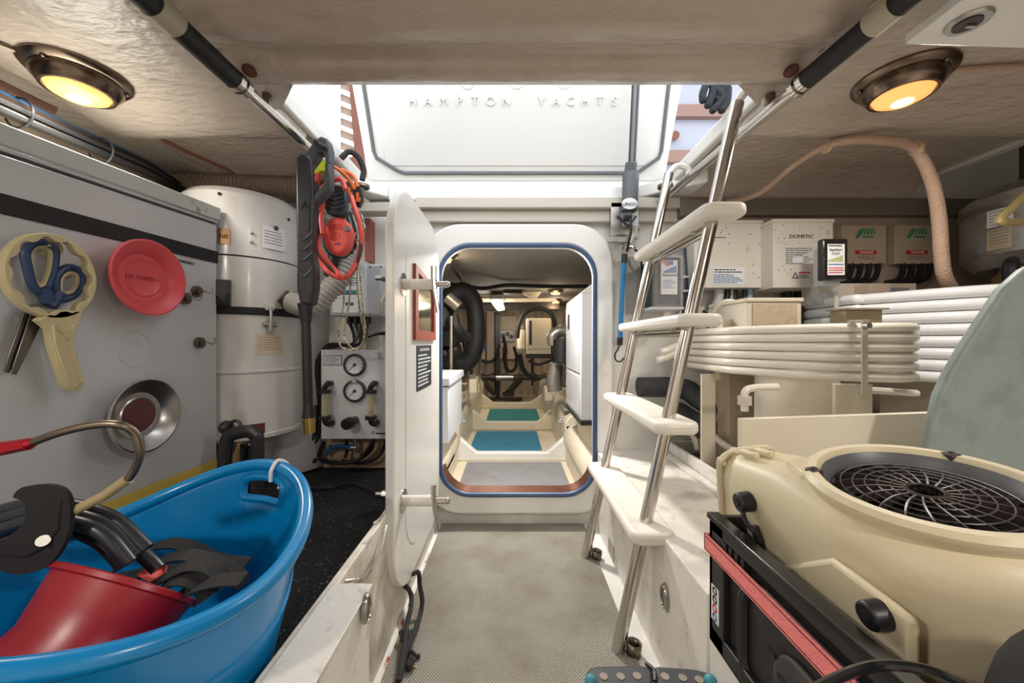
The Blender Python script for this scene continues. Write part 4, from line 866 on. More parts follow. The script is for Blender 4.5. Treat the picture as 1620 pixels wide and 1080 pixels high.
B().tube([P(796,532,6.1),P(800,550,6.1),(P(799,575,6.1)),P(806,587,6.1),P(815,582,6.1),P(817,565,6.1),P(813,548,6.1)], .024).mk('hanging_hose', rub, label='black hose hanging in a U below the socket block', cat='hose')
r = T('extinguisher', 'small dull red fire extinguisher below the socket block', 'extinguisher', P(798,568,6.15)); B().cyl(P(798,568,6.15),P(798,548,6.15),.035).mk('bottle', mat('dull_red2',(150,40,40),.4), r, bevel=.01); B().cyl(P(798,548,6.15),P(798,541,6.15),.018).mk('valve', steelb, r)
B().cyl(P(769,575,6.29),P(769,494,6.29),.014).mk('red_pipe', mat('red_pipe',(130,60,55),.5), label='thin dark red pipe on the far wall left panel', cat='pipe')
B().cyl(P(784,623,6.2),P(784,494,6.2),.02).mk('dark_post', erdark, label='slim brown post between the far wall panels', cat='post')
B().bx(P(784,0,6).x,P(791,0,6).x,5.9,6.0,.0,P(0,498,6).z).mk('dark_post', blk, label='black upright column left of the socket block', cat='post')
B().bx(P(765,0,6.15).x,P(768,0,6.15).x,6.27,6.3,P(0,555,6.1).z,P(0,541,6.1).z).mk('blue_tag', inkb, label='small blue tag on the red pipe', cat='tag')
# beige control cabinet
Yk = 4.7
r = T('control_cabinet', 'beige square cabinet with dark side grip, far right of engine room', 'cabinet', P(852,562,Yk))
B().bx(P(833,0,Yk).x,P(872,0,Yk).x,Yk,Yk+.3,P(0,560,Yk).z,P(0,503,Yk).z).mk('body', mat('ctl_beige',(222,212,190),.4), r, bevel=.008)
B().bx(P(835,0,Yk).x,P(871,0,Yk).x,Yk-.008,Yk,P(0,551.5,Yk).z,P(0,504,Yk).z).mk('door', MC['ctl_beige'], r, bevel=.003)
B().bx(P(837,0,Yk).x,P(841,0,Yk).x,Yk-.04,Yk-.008,P(0,545,Yk).z,P(0,507,Yk).z).mk('grip', blk, r, bevel=.006)
B().bx(P(833,0,Yk).x,P(873,0,Yk).x,Yk+.02,Yk+.3,P(0,567,Yk).z,P(0,561,Yk).z).mk('shelf', erdark, r)
B().cyl(P(842,610,Yk+.1),P(842,566,Yk+.1),.02).mk('leg', erdark, r)
for pts, lab, Y, rad in (([(818,535),(822,510),(832,494),(850,488),(868,492),(876,505),(878,520)],'black hose arching over the beige control cabinet',4.75,.028),
    ([(822,560),(826,580),(834,592),(850,598)],'black hose curling under the beige control cabinet',4.6,.03),
    ([(836,570),(850,576),(866,572),(874,568)],'dark hose slung below the control cabinet shelf',4.6,.018),
    ([(762,570),(776,572),(786,562),(790,545)],'brown hose along the lower far wall',5.8,.022)):
    B().tube([P(x,y,Y) for x,y in pts], rad).mk('engine_hose', rub, label=lab, cat='hose')
r = T('water_filter', 'cream cylinder filter left of the beige control cabinet', 'filter', P(824,560,4.9)); B().cyl(P(824,552,4.9),P(824,522,4.9),.05).mk('bowl', ercream, r, bevel=.01); B().cyl(P(824,522,4.9),P(824,514,4.9),.03).mk('cap', ergr, r); B().cyl(P(824,556,4.9),P(824,552,4.9),.06).mk('ring', ergr, r)
# horizontal pipework at floor
r = T('pipe_manifold', 'dark horizontal pipes with valves low across the far engine room', 'pipework', P(815,625,5.7))
B().cyl(P(757,597,5.7),P(868,597,5.7),.045).mk('main_pipe', erdark, r); B().cyl(P(785,597,5.69),P(812,597,5.69),.049).mk('bright_band', steelb, r)
for x in (764,779,822,845,862): B().cyl(P(x,597,5.7)+V((-.02,0,0)),P(x,597,5.7)+V((.02,0,0)),.065).mk('flange', erdark, r)
B().tube([P(822,600,5.6),P(812,612,5.5),P(804,622,5.4)], .05).mk('elbow', erdark, r); B().tube([P(765,600,5.6),P(772,612,5.5),P(782,622,5.4)], .04).mk('elbow', erdark, r)
B().cyl(P(804,626,5.4),P(804,620,5.4),.085).mk('base_flange', erdark, r)
# engines
def engine(s_, label, oy=0):
    r = T('engine', label, 'engine', (s_*.85,4.4,.25))
    B().bx(*sorted((s_*.62,s_*1.15)),3.3,5.6,.35,.85).mk('block', ergr if s_>0 else erdark, r, bevel=.05, seg=3)
    for i in range(6):
        y = 3.5+.33*i
        B().cyl((s_*.68,y,.82),(s_*.60,y,1.02),.075,.06).mk('cylinder_head', ergr, r, bevel=.01)
        B().tube([(s_*.58,y,.62),(s_*.54,y+.05,.78),(s_*.60,y+.08,.95),(s_*.72,y+.05,1.05)], .028).mk('manifold_pipe', erdark if i%2 else ergr, r)
    B().cyl((s_*.62,3.1,.60),(s_*.62,3.3,.60),.16,n=28).cyl((s_*.62,3.04,.60),(s_*.62,3.1,.60),.10,n=24).mk('pulley', blk, r)
    B().cyl((s_*.60,3.2,.95),(s_*.60,3.45,.95),.11,.10,n=24).mk('air_filter', blk, r, bevel=.015)
    B().cyl((s_*.66,3.28,.42),(s_*.66,3.34,.42),.09,n=20).mk('mount', ergr, r)
    for y in (3.2,4.0,5.0): B().bx(*sorted((s_*.46,s_*.70)),y,y+.16,.26,.40).mk('engine_foot', ercream, r, bevel=.01)
    return r
e_ = engine(-1,'dark engine with hoses along the left side of the engine room'); e_.location.y += .45
engine(1,'grey engine with black filter along the right side of the engine room')
r = T('exhaust_hose', 'large black rubber exhaust loop behind the left chrome pole', 'hose', P(735,590,3.3))
B().tube([P(700,520,3.2),P(706,480,3.25),P(722,464,3.3),P(738,464,3.35),P(750,482,3.4),P(754,515,3.4),P(750,550,3.4),P(738,572,3.4),P(715,578,3.3)], .085, 16).mk('loop', rub, r, smooth=60)
B().tube([P(716,500,3.1),P(722,520,3.1),P(738,535,3.2)], .05).mk('branch', rub, r)
B().cyl(P(708,470,3.1),P(726,486,3.1),.05).mk('clamp_joint', ergr, r)
r = T('turbo_elbow', 'grey cast elbow in front of the right engine', 'engine part', P(884,560,3.1))
B().tube([P(896,524,3.1),P(884,524,3.1),P(874,532,3.1),P(876,546,3.1)], .045, 12).mk('casting', ergr, r)
B().cyl(P(878,540,3.0),P(893,540,3.0)+V((.05,0,0)),.0).mk if False else None
B().cyl(P(890,536,3.0),P(890,574,3.0),.075,n=24).mk('canister', blk, r, bevel=.01)
B().tube([P(880,575,3.1),P(876,600,3.1),P(878,618,3.1)], .06, 12).mk('sleeve', ergr, r)
for x, y, Y, lab in ((748,600,3.3,'cream bracket with bolts on the left engine bearer'),(868,612,3.6,'cream bracket with bolts on the right engine bearer')):
    r = T('engine_bracket', lab, 'bracket', P(x,y+20,Y)); B().bx(P(x-6,0,Y).x,P(x+6,0,Y).x,Y,Y+.14,P(0,y+22,Y).z,P(0,y,Y).z).mk('block', ercream, r, bevel=.006)
    for k in range(3): B().cyl(P(x-3+3*k,y,Y+.05),P(x-3+3*k,y-8,Y+.05),.010).mk('bolt', steelb, r)
for s_, nm in ((-1,'left'),(1,'right')):
    r = T('bearer_plate', 'bolted metal plate lying on the %s engine bearer past the first bay' % nm, 'plate', (s_*.50,3.05,.36))
    B().bx(*sorted((s_*.40,s_*.62)),2.95,3.3,.352,.375).mk('plate', ergr, r, bevel=.004)
    for k in range(3): B().cyl((s_*.405,3.0+.06*k,.30-.03*k),(s_*.385,3.0+.06*k,.30-.03*k),.012,n=6).mk('bolt', steelb, r)

# ================= RIGHT: WALL BOXES =================
def wbox(name, label, x0, x1, y0, y1, Y, m, lidh=0):
    r = T(name, label, 'electrical box', P((x0+x1)/2,y1,Y))
    B().bx(P(x0,0,Y).x,P(x1,0,Y).x,Y,1.838,P(0,y1,Y).z,P(0,y0,Y).z).mk('housing', m, r, bevel=.002)
    if lidh: B().bx(P(x0,0,Y).x-.004,P(x1,0,Y).x+.004,Y-.004,1.838,P(0,y0+lidh,Y).z,P(0,y0-.5,Y).z).mk('lid', m, r, bevel=.001)
    return r
def F(x, y, Y, d=.0005): return P(x,y,Y-d)
r = wbox('electrical_box', 'cream metal box behind the ladder with white label at bottom', 1098,1206,349,455,1.74,boxw,4)
lb = B().bx(P(1128,0,1.739).x,P(1178,0,1.739).x,1.7385,1.7395,P(0,450,1.739).z,P(0,423,1.739).z).mk('label', paper, r)
printed(lb, F(1130,424.5,1.738), (1,0,0),(0,0,1), .13, .022, 2, ink, 1.1); printed(lb, F(1129,433,1.738), (1,0,0),(0,0,1), .138, .045, 6, inkb, .9, seed=3)
printed(r, F(1125,374,1.739), (1,0,0),(0,0,1), .09, .008, 1, ink, 1.1)
dots = [(1143,364),(1140,368),(1153,370),(1187,370),(1153,385),(1202,386),(1130,381),(1149,360),(1120,423),(1192,419),(1192,432),(1201,439)]
for x,y in dots: B().sph(F(x,y,1.74,0),.0035,(1,.4,1),8,6).mk('screw', mgrey, r)
r = wbox('electrical_box', 'cream metal box with printed maker lettering beside the black cased box', 1223,1318,347,455,1.66,boxw,5)
text('DOMETIC', .022, F(1268,374,1.659), FR, ink, r, sx=1.1)
printed(r, F(1243,391,1.659), (1,0,0),(0,0,1), .115, .075, 8, mgrey, 1.1, seed=5)
B().bx(P(1254,0,1.66).x,P(1270,0,1.66).x,1.658,1.66,P(0,416,1.66).z,P(0,406,1.66).z).mk('blank_label', paper, r)
B().ring([F(1258,430,1.659),F(1253,440,1.659),F(1263,440,1.659)],[F(1258,432,1.659),F(1255,439,1.659),F(1261,439,1.659)],(0,-.0005,0)).mk('warning_sign', ink, r)
B().bx(P(1264,0,1.66).x,P(1282,0,1.66).x,1.6585,1.66,P(0,432,1.66).z,P(0,430,1.66).z).mk('red_line', inkr, r); printed(r, F(1264,433,1.659), (1,0,0),(0,0,1), .045, .02, 3, mgrey, 1.1)
for x,y in ((1226,364),(1239,356),(1265,364),(1265,384),(1232,377),(1241,377),(1243,387),(1299,361),(1299,370),(1238,421),(1232,427),(1241,427),(1251,426),(1246,432)): B().sph(F(x,y,1.66,0),.003,(1,.4,1),8,6).mk('screw', mgrey, r)
# easystart box
Ye = 1.46
r = T('soft_start_box', 'black cased box with white label mounted in front of cream box', 'electrical box', P(1320,450,Ye))
B().bx(P(1302,0,Ye).x,P(1342,0,Ye).x,Ye,Ye+.03,P(0,443,Ye).z,P(0,377,Ye).z).mk('case', mat('case_black',(38,34,34),.15), r, bevel=.006)
B().bx(P(1304,0,Ye+.03).x,P(1340,0,Ye).x,Ye+.03,Ye+.085,P(0,450,Ye).z,P(0,376,Ye).z).mk('back_shell', lgrey, r, bevel=.003)
lb = B().bx(P(1309,0,Ye).x,P(1336,0,Ye).x,Ye-.001,Ye,P(0,435,Ye).z,P(0,386,Ye).z).mk('label', paper, r)
Yl = Ye-.0012
text('EasyStart', .013, F(1322.5,395,Yl), FR, ink, lb); text('FLEX', .015, F(1322.5,401,Yl), FR, mgrey, lb)
printed(lb, F(1311,386.5,Yl), (1,0,0),(0,0,1), .058, .010, 1, ink, 1.3); printed(lb, F(1311,416,Yl), (1,0,0),(0,0,1), .058, .010, 1, inkb, 1.3, seed=2); printed(lb, F(1311,422,Yl), (1,0,0),(0,0,1), .058, .026, 3, inkr, 1.3, seed=4)
for k in range(9): B().bx(F(1311+2.6*k,0,Yl).x,F(1312.6+2.6*k,0,Yl).x,Yl-.0004,Yl,F(0,414,Yl).z,F(0,411-k*.9,Yl).z).mk('bar', mat('ink_olive',(150,160,70),.6), lb)
B().cyl(P(1318,443,Ye+.05),P(1318,452,Ye+.05),.020).mk('cable_gland', lgrey, r)
# soft starter boxes
for x0, x1, lab in ((1322,1402,'tan box with green emblem and red DANGER strip, nearer the ladder'),(1406,1480,'tan box with green emblem and red DANGER strip, behind the braided hose')):
    r = wbox('soft_starter', lab, x0+10,x1,356,417,1.80,boxt)
    r['group'] = 'tan boxes with red strips'; cx_ = (x0+10+x1)/2
    text('DANGER', .016, F(cx_+4,399,1.7985), FR, paper, r)
    B().bx(F(cx_-14,0,1.799).x,F(cx_+20,0,1.799).x,1.7988,1.7995,F(0,402,1.8).z,F(0,396,1.8).z).mk('red_strip', inkr, r)
    printed(r, F(cx_-10,404,1.799), (1,0,0),(0,0,1), .085, .02, 3, mat('ink_faded',(150,110,100),.6), 1.1)
    B().prism([F(cx_-14,376,1.799),F(cx_-6,362,1.799),F(cx_+17,361,1.799),F(cx_+18,370,1.799),F(cx_-4,371,1.799),F(cx_-10,377,1.799)], (0,-.0008,0)).mk('green_emblem', inkg, r)
    for k in range(4): B().cyl(F(cx_-2+5*k,371,1.7975),F(cx_+1+5*k,362,1.7975),.0022,n=5).mk('emblem_stripe', boxt, r)
    B().bx(F(cx_-2,0,1.799).x,F(cx_+16,0,1.799).x,1.7988,1.7995,F(0,376,1.8).z,F(0,373,1.8).z).mk('green_line', inkg, r)
    for k in range(4):
        x = cx_-20+14*k; B().tube([P(x,417,1.81),P(x-1,430,1.80),P(x-8,442,1.79),P(x-26,447,1.78)], .011).mk('cable', blk, r)
# junction box clear + wires
Yj = 1.66
r = T('clear_relay_box', 'clear plastic box showing blue label and wires behind ladder', 'junction box', P(1057,485,Yj))
B().bx(P(1038,0,Yj).x,P(1078,0,Yj).x,Yj+.02,1.868,P(0,482,Yj).z,P(0,406,Yj).z).mk('board', mat('board_dark',(52,58,66),.5), r)
lb = B().bx(P(1047,0,Yj).x,P(1073,0,Yj).x,Yj+.008,Yj+.02,P(0,465,Yj).z,P(0,411,Yj).z).mk('label', paper, r)
B().bx(P(1056,0,Yj).x,P(1066,0,Yj).x,Yj+.005,Yj+.008,P(0,418,Yj).z,P(0,412,Yj).z).mk('blue_square', inkb, lb)
for k in range(7): B().bx(P(1051+3*k,0,Yj).x,P(1053+3*k,0,Yj).x,Yj+.006,Yj+.008,P(0,431,Yj).z,P(0,428-1.4*k,Yj).z).mk('blue_bar', inkb, lb)
text('Easystart', .018, P(1060,435,Yj+.0065), FR, ink, lb); printed(lb, P(1049,442,Yj+.0075), (1,0,0),(0,0,1), .055, .04, 6, inkb, 1.0)
b = B(); b.bx(P(1037,0,Yj).x,P(1079,0,Yj).x,Yj-.012,Yj-.008,P(0,484,Yj).z,P(0,405,Yj).z).mk('cover', glassm, r, bevel=.001)
B().ring([P(1036,485,Yj),P(1080,485,Yj),P(1080,404,Yj),P(1036,404,Yj)],[P(1039,482,Yj),P(1077,482,Yj),P(1077,407,Yj),P(1039,407,Yj)],(0,.03,0)).mk('cover_rim', mat('smoke_rim',(120,116,116),.3), r)
B().tube([P(1040,416,Yj),P(1046,411,Yj),P(1055,414,Yj),P(1058,420,Yj)], .004).mk('red_wire', coral, r)
B().bx(P(1030,0,Yj).x,P(1082,0,Yj).x,Yj,1.868,P(0,489,Yj).z,P(0,485,Yj).z).mk('shelf_lip', lgrey, r)
r = T('wire_loom', 'loom of thin grey and blue wires beside the clear relay box', 'wires', P(1092,470,1.8))
for k in range(14):
    a = random.uniform(-6,6); m_ = (dkg, blk, mat('wire_blue',(70,86,110),.5), mgrey)[k % 4]
    B().tube([P(1082+a,360,1.83),P(1086+a*.7,395,1.82),P(1092+a*1.3,425,1.81),P(1090+a,455,1.80),P(1086+a,480,1.8),P(1084+a,510,1.82)], .0045, 6).mk('wire', m_, r)
B().cyl(P(1080,438,1.795),P(1100,438,1.795),.006).cyl(P(1080,460,1.795),P(1100,460,1.795),.006).mk('wire_tie', paper, r)
r = T('lower_conduits', 'conduits and cables dropping below the cream wall boxes', 'cables', P(1180,500,1.8))
for k,(x, m_, rad) in enumerate(((1138,lgrey,.02),(1151,blk,.012),(1158,lgrey,.007),(1163,blk,.010),(1178,blk,.009),(1186,mat('pipe_lightblue',(150,180,196),.5),.013),(1245,blk,.02),(1262,blk,.014),(1272,mgrey,.01))):
    B().tube([P(x,455,1.80),P(x-2,475,1.80),P(x-14,498,1.80),P(x-30,520,1.80)], rad).mk('conduit', m_, r)
B().tube([P(1085,500,1.80),P(1110,505,1.8),P(1125,500,1.8),P(1112,492,1.8)], .006).mk('conduit', blk, r)
# tan braided hose on ceiling
r = T('braided_hose', 'tan braided hose arching along right ceiling and down to condensers', 'hose', P(1505,455,1.35))
B().tube([P(1150,318,1.80),P(1180,314,1.70),P(1210,300,1.60),(P(1255,262,1.45)),P(1305,231,1.33),P(1350,221,1.28),(P(1400,222,1.26)),P(1440,230,1.27),P(1462,258,1.28),P(1478,300,1.30),P(1486,350,1.32),P(1489,400,1.33),P(1494,435,1.34),P(1506,458,1.36)], lambda t: .011+.009*min(1,max(0,(t-.15)*1.6)), 14).mk('hose', tanh, r, smooth=60)
for x,y,Y in ((1308,232,1.33),(1164,319,1.76),(1450,236,1.27)): B().cyl(P(x-2,y,Y),P(x+2,y,Y),.022 if x>1200 else .016).mk('strap_clip', mat('clip_tan',(206,180,150),.5), r)
# tank at right
r = T('heater_tank', 'grimy round metal tank with labels and strap, far right', 'tank', (2.16,1.46,1.05))
tcx, tcy, tR = 2.16, 1.46, .285
B().lathe([(.001,1.53),(.14,1.53),(.225,1.515),(tR,1.47),(tR+.002,1.43)], (tcx,tcy,0), n=48).mk('dome', galv, r)
B().lathe([(.2,1.43),(tR,1.43),(tR,1.24),(.2,1.24)], (tcx,tcy,0), n=48).mk('shell', galv, r)
B().lathe([(.2,1.24),(tR,1.24),(tR-.04,1.19),(.001,1.17)], (tcx,tcy,0), n=48).mk('bottom', galv, r)
B().lathe([(tR,1.435),(tR+.006,1.435),(tR+.006,1.415),(tR,1.415)], (tcx,tcy,0), n=48, closed=True).mk('strap', steelb, r)
def tk(px, z, out=.002):
    a = math.atan2(px-810,600); dx, dy = math.sin(a), math.cos(a); bq = dx*tcx+dy*tcy; c_ = tcx**2+tcy**2-tR**2; t = bq-math.sqrt(max(0,bq*bq-c_)); return V((dx*t,dy*t,z))+V((dx*t-tcx,dy*t-tcy,0)).normalized()*out
for px0,px1,z0,z1,m_,nm in ((1562,1603,1.345,1.41,paper,'spec_label'),(1562,1600,1.255,1.335,mat('foil_label',(205,190,160),.3,.4),'foil_label'),(1545,1562,1.25,1.30,mgrey,'tape_patch'),(1520,1550,1.235,1.28,mat('foil_tape',(150,150,152),.3,.8),'foil_tape')):
    rs = []
    for i in range(7):
        x = px0+(px1-px0)*i/6; rs.append([tk(x,z0,0),tk(x,z1,0),tk(x,z1),tk(x,z0)])
    lb = B().rings(rs).mk(nm, m_, r)
    if 'label' in nm:
        for k in range(5):
            z = z1-.01-.012*k
            if z > z0+.006: B().rings([[tk(px0+4+(px1-px0-8)*i/5,z,.0015),tk(px0+4+(px1-px0-8)*i/5,z+.003,.0015),tk(px0+4+(px1-px0-8)*i/5,z+.003,.0028),tk(px0+4+(px1-px0-8)*i/5,z,.0028)] for i in range(6)]).mk('printed_line', mgrey, lb)
B().lathe([(.001,1.08),(.075,1.08),(.062,1.15),(.045,1.165),(.04,1.185),(.001,1.185)], P(1566,0,1.42)*1+V((0,0,-.9-.0-.0)) if False else (1.93,1.45,0), n=24).mk('brass_fitting', mat('tarnished_brass',(160,142,104),.3,.9), r)
B().cyl((2.10,1.38,1.06),(2.10,1.38,1.18),.05,n=16).mk('valve_body', erdark, r)
B().bx(1.93,2.49,1.30,1.75,1.05,1.08).mk('support_shelf', erdark, r)
B().prism([(2.49,1.5,.85),(2.49,1.5,1.05),(2.2,1.5,1.05)],(0,.03,0)).mk('support_frame', erdark, r)
B().tube([(1.87,1.42,1.20),(1.84,1.40,1.18),(1.84,1.40,1.10)], .02).mk('hose_end', blk, r)
B().tube([P(1640,290,1.3),P(1604,326,1.28),P(1583,345,1.27),P(1590,352,1.27),P(1640,350,1.3)], .013).mk('amber_tube', mat('amber_tube',(196,176,122),.2,alpha=.85), label='amber plastic tube end hanging before the round tank', cat='tube')

# ================= CONDENSERS =================
def superpath(x0,x1,y0,y1,ch,z,n=10):
    pts = [V((x0,y1-ch*.6,z)),V((x0,(y0+y1)/2,z)),V((x0+.03,y0+ch*1.3,z)),V((x0+ch*.75,y0+ch*.35,z)),V((x0+ch*1.4,y0,z)),V((x1-.09,y0-.005,z)),V((x1-.02,y0+.03,z)),V((x1,y0+.12,z)),V((x1,(y0+y1)/2,z)),V((x1,y1-.12,z)),V((x1-.05,y1-.03,z)),V((x1-.15,y1,z)),V((x0+.15,y1,z)),V((x0+.03,y1-.05,z))]
    return pts
def condenser(label, x0,x1,y0,y1,ch,ztop,rt,n,m,mm,zbase):
    r = T('condenser_unit', label, 'condenser', ((x0+x1)/2,(y0+y1)/2,zbase))
    for i in range(n):
        z = ztop-rt-2*rt*i*1.0
        B().tube(superpath(x0,x1,y0,y1,ch,z), rt*.97, 12, closed=True, k=8).mk('coil_tube', m, r, smooth=60)
    return r
zt = .955
r = condenser('front condenser unit wrapped in six cream coiled tubes on posts', .80,1.215,1.10,1.80,.19,zt,.0145,6,acw,acm,.37)
zb_ = zt-6*.029
def post(x, y, w, d, z0, z1, nm='post', m_=acm): return B().bx(x-w/2,x+w/2,y-d/2,y+d/2,z0,z1).mk(nm, m_, r, bevel=.002)
post(.765+.01,1.50,.055,.012,.375,zb_-.01); post(1.0,1.115,.11,.012,.60,zb_-.005,'bracket_plate')
B().bx(.99,1.10,1.12,1.20,.375,.62).mk('rear_post', acm, r)
for x, y, px in ((.805,1.50,0),(1.0,1.09,0)):
    B().prism([V((x-.008,y-.022 if x<.9 else y-.016,zb_-.03)),V((x+.008,y-.022 if x<.9 else y-.016,zb_-.03)),V((x+.008,y-.022 if x<.9 else y-.016,zt+.006)),V((x-.008,y-.022 if x<.9 else y-.016,zt+.006))], (0,.004,0)).bx(x-.010,x+.010,y-.02,y+.03,zt+.002,zt+.007).mk('coil_strap', mat('strap_cream',(190,184,168),.5), r)
    B().cyl((x,y-.03,zt-.01),(x,y-.015,zt-.01),.008).mk('strap_bolt', steelb, r)
B().bx(.80,.85,1.44,1.50,zt-.01,zt+.03).mk('angle_clip', acm, r, bevel=.002)
B().lathe([(.115,.45),(.12,.47),(.12,zb_+.02),(.10,zb_+.04),(.001,zb_+.05)], (.985,1.32,0), n=40).mk('compressor', mat('compressor_cream',(216,209,192),.35,dirt=.2), r)
B().bx(.86,1.08,1.50,1.62,.37,.98).mk('tan_panel', mat('dirty_tan',(168,154,132),.6,bump=.3,dirt=.8,ds=8), r)
# control box on top (1150-1268, 470-510)
bx = B().bx(P(1182,0,1.35).x,P(1268,0,1.35).x,1.35,1.60,.88,P(0,477,1.35).z).mk('terminal_box', acm, r, bevel=.003)
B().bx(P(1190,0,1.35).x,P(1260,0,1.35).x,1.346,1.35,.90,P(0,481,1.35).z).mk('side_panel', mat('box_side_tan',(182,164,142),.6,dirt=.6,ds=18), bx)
B().bx(P(1182,0,1.35).x-.005,P(1268,0,1.35).x+.005,1.345,1.605,P(0,477,1.35).z,P(0,471,1.35).z).mk('lid', acm, bx, bevel=.002)
B().bx(P(1178,0,1.38).x,P(1178,0,1.38).x+.002,1.42,1.50,.93,.99).mk('side_label', paper, bx) 
# rest: pipes
B().tube([P(1178,650,1.22),P(1178,622,1.22),(P(1190,614,1.22)),P(1230,612,1.22)], .012).mk('white_pipe', acw, r)
B().cyl(P(1178,640,1.22),P(1178,626,1.22),.020).mk('pipe_sleeve', mat('pvc',(206,200,190),.4), r)
B().tube([P(1340,620,1.2),P(1370,617,1.2),P(1450,622,1.22)], .011).mk('white_pipe', acw, r)
B().tube([P(1128,520,1.6),P(1134,490,1.55),P(1150,478,1.5),P(1170,482,1.45)], .014).mk('supply_tube', acw, r)
for x,y in ((1062,545),(1056,558)): B().tube([P(x-16,y+12,1.72),P(x,y+6,1.72),P(x+30,y-6,1.70),P(x+60,y-10,1.66)], .016).mk('tube_tail', acw, r)
B().bx(P(1338,0,1.2).x,P(1396,0,1.2).x,1.2,1.26,.93,P(0,490,1.2).z).mk('top_bracket', mat('brk_tan',(150,136,112),.6), r, bevel=.002)
B().bx(P(1335,0,1.2).x,P(1402,0,1.2).x,1.19,1.27,P(0,490,1.2).z,P(0,487,1.2).z).mk('bracket_flange', mat('brk_tan',(150,136,112),.6), r)
# tray
t = B().bx(.735,.750,1.10,1.80,.371,.43).bx(.735,1.25,1.78,1.80,.371,.43).bx(1.235,1.25,1.10,1.80,.371,.43).bx(.735,1.25,1.10,1.112,.371,.43)
t.mk('drip_tray', scuff, r, bevel=.002); B().bx(.75,1.235,1.112,1.78,.371,.377).mk('tray_bottom', trayd, r)
B().bx(.70,.73,.95,1.84,.371,.385).mk('tray_rail', scuff, r, bevel=.002)
# second condenser
r = condenser('rear condenser unit wrapped in white coiled tubes, behind the front one', 1.34,1.90,1.16,1.80,.24,1.085,.0205,8,acwc,acm,.37)
B().bx(1.55,1.85,1.30,1.60,.371,.76).mk('base_box', acm, r, bevel=.004)
q = P(1278,640,1.7)
B().bx(P(1296,0,1.62).x,P(1375,0,1.62).x+.0,1.62,1.72,1.06,P(0,448,1.62).z).mk('top_box', mat('box_cream2',(206,198,186),.5), r, bevel=.002)
B().bx(P(1376,0,1.55).x,P(1450,0,1.55).x,1.55,1.7,1.06,P(0,448,1.55).z).mk('top_box', mat('box_tan2',(190,172,156),.5), r, bevel=.002)
B().bx(P(1408,0,1.549).x,P(1438,0,1.549).x,1.548,1.55,P(0,464,1.55).z,P(0,455,1.55).z).mk('spec_plate', mgrey, r)
B().prism([P(1284,465,1.6),P(1296,465,1.6),P(1328,458,1.6),P(1328,462,1.6),P(1318,480,1.6),P(1296,480,1.6)], (0,.02,0)).mk('angle_bracket', lgrey, r)
B().bx(P(1298,0,1.6).x-.008,P(1298,0,1.6).x+.008,1.52,1.525,.80,1.09).mk('coil_strap', MC['strap_cream'], r)
B().bx(1.58,1.76,1.12,1.135,.60,.75).mk('label_panel', MC['box_tan2'], r)
for k in range(3): B().cyl((1.6+.09*k,1.25,.38),(1.6+.09*k,1.25,.75),.016).mk('riser_pipe', acm, r)
# insulated pipes
r = T('insulated_pipes', 'two fat black foam wrapped pipes at the back of right bench', 'pipes', P(1060,690,1.7))
B().cyl(P(1010,612,1.74),P(1060,612,1.74),.045,.047).tube([P(1055,612,1.74),P(1085,616,1.72),P(1106,630,1.68),P(1140,650,1.62)], .047, 16).mk('upper_pipe', insul, r)
B().tube([P(1058,652,1.72),P(1075,655,1.70),P(1096,668,1.68),P(1130,682,1.62)], lambda t: .052, 16).mk('lower_pipe', insul, r)
B().tube([P(1090,680,1.66),P(1100,695,1.66),P(1104,710,1.66)], .014).mk('white_tail', acw, r)
B().prism([P(1062,676,1.66),P(1092,678,1.66),P(1090,688,1.66),P(1070,690,1.66)], (0,.05,0)).mk('torn_wrap', blk, r)
B().tube([P(1128,590,1.62),P(1140,610,1.62),P(1144,640,1.60),(P(1132,655,1.60))], .010).tube([P(1130,690,1.55),P(1145,703,1.5),P(1162,712,1.42),P(1180,720,1.3)], .013).mk('bracket_pipe', MC['pvc'], label='pale pipe running from behind the post down to the tray', cat='pipe')
# boards
r = tag(B().prism([V((.558,.92,.371)),V((1.07,.80,.371)),V((1.07,.80,.9-.145+.0)),V((.558,.92,.711))], (0,.018,0)).mk('ivory_board', boardc), 'ivory plastic board standing upright behind the cream blower', 'board')
sp_ = [(1425,968),(1462,760),(1470,712),(1478,670),(1488,625),(1504,590),(1530,545),(1560,500),(1590,455),(1625,424),(1670,402),(1720,396),(1760,410),(1785,450),(1790,968)]
o = B().prism([P(x,y,.74) for x,y in sp_], (0,.02,0)).mk('pan_lid', slate, bevel=.006, label='grey green stained sheet with a curved edge leaning right of blower', cat='sheet')
# ================= CRATE =================
r = T('folding_crate', 'black plastic crate with ribs and slots on the right bench', 'crate', (.5,.45,.371))
x0, x1, y0, y1, z0, z1 = .352, .74, .06, .677, .3705, .592
hole_ = rr((y0+y1)/2-.02, .475, .235, .075, .04)
b = B(); b.bx(x0,x0+.012,y0,y1,z0,z0+.03).bx(x0,x0+.012,y1-.045,y1,z0,z1).bx(x0,x0+.012,y0,y0+.05,z0,z1).bx(x0,x0+.012,y0,y1,z1-.025,z1)
b.mk('side_frame', blk, r, bevel=.002)
B().bx(x0+.012,x0+.016,y0+.03,y1-.03,z0+.02,z1-.02).mk('side_panel', mat('panel_black',(38,38,40),.5,dirt=.4,ds=25,drgb=(80,76,70)), r)
B().tube([V((x0+.008,y,z)) for y,z in rr(.33,.455,.26,.085,.05)], .009, 8, closed=True, raw=True).mk('panel_bead', blk, r)
B().prism([V((x0+.004,y,z)) for y,z in rr(.32,.44,.20,.055,.045)], (.010,0,0)).mk('raised_panel', mat('panel_black2',(52,52,54),.5,dirt=.4,ds=25), r, bevel=.004)
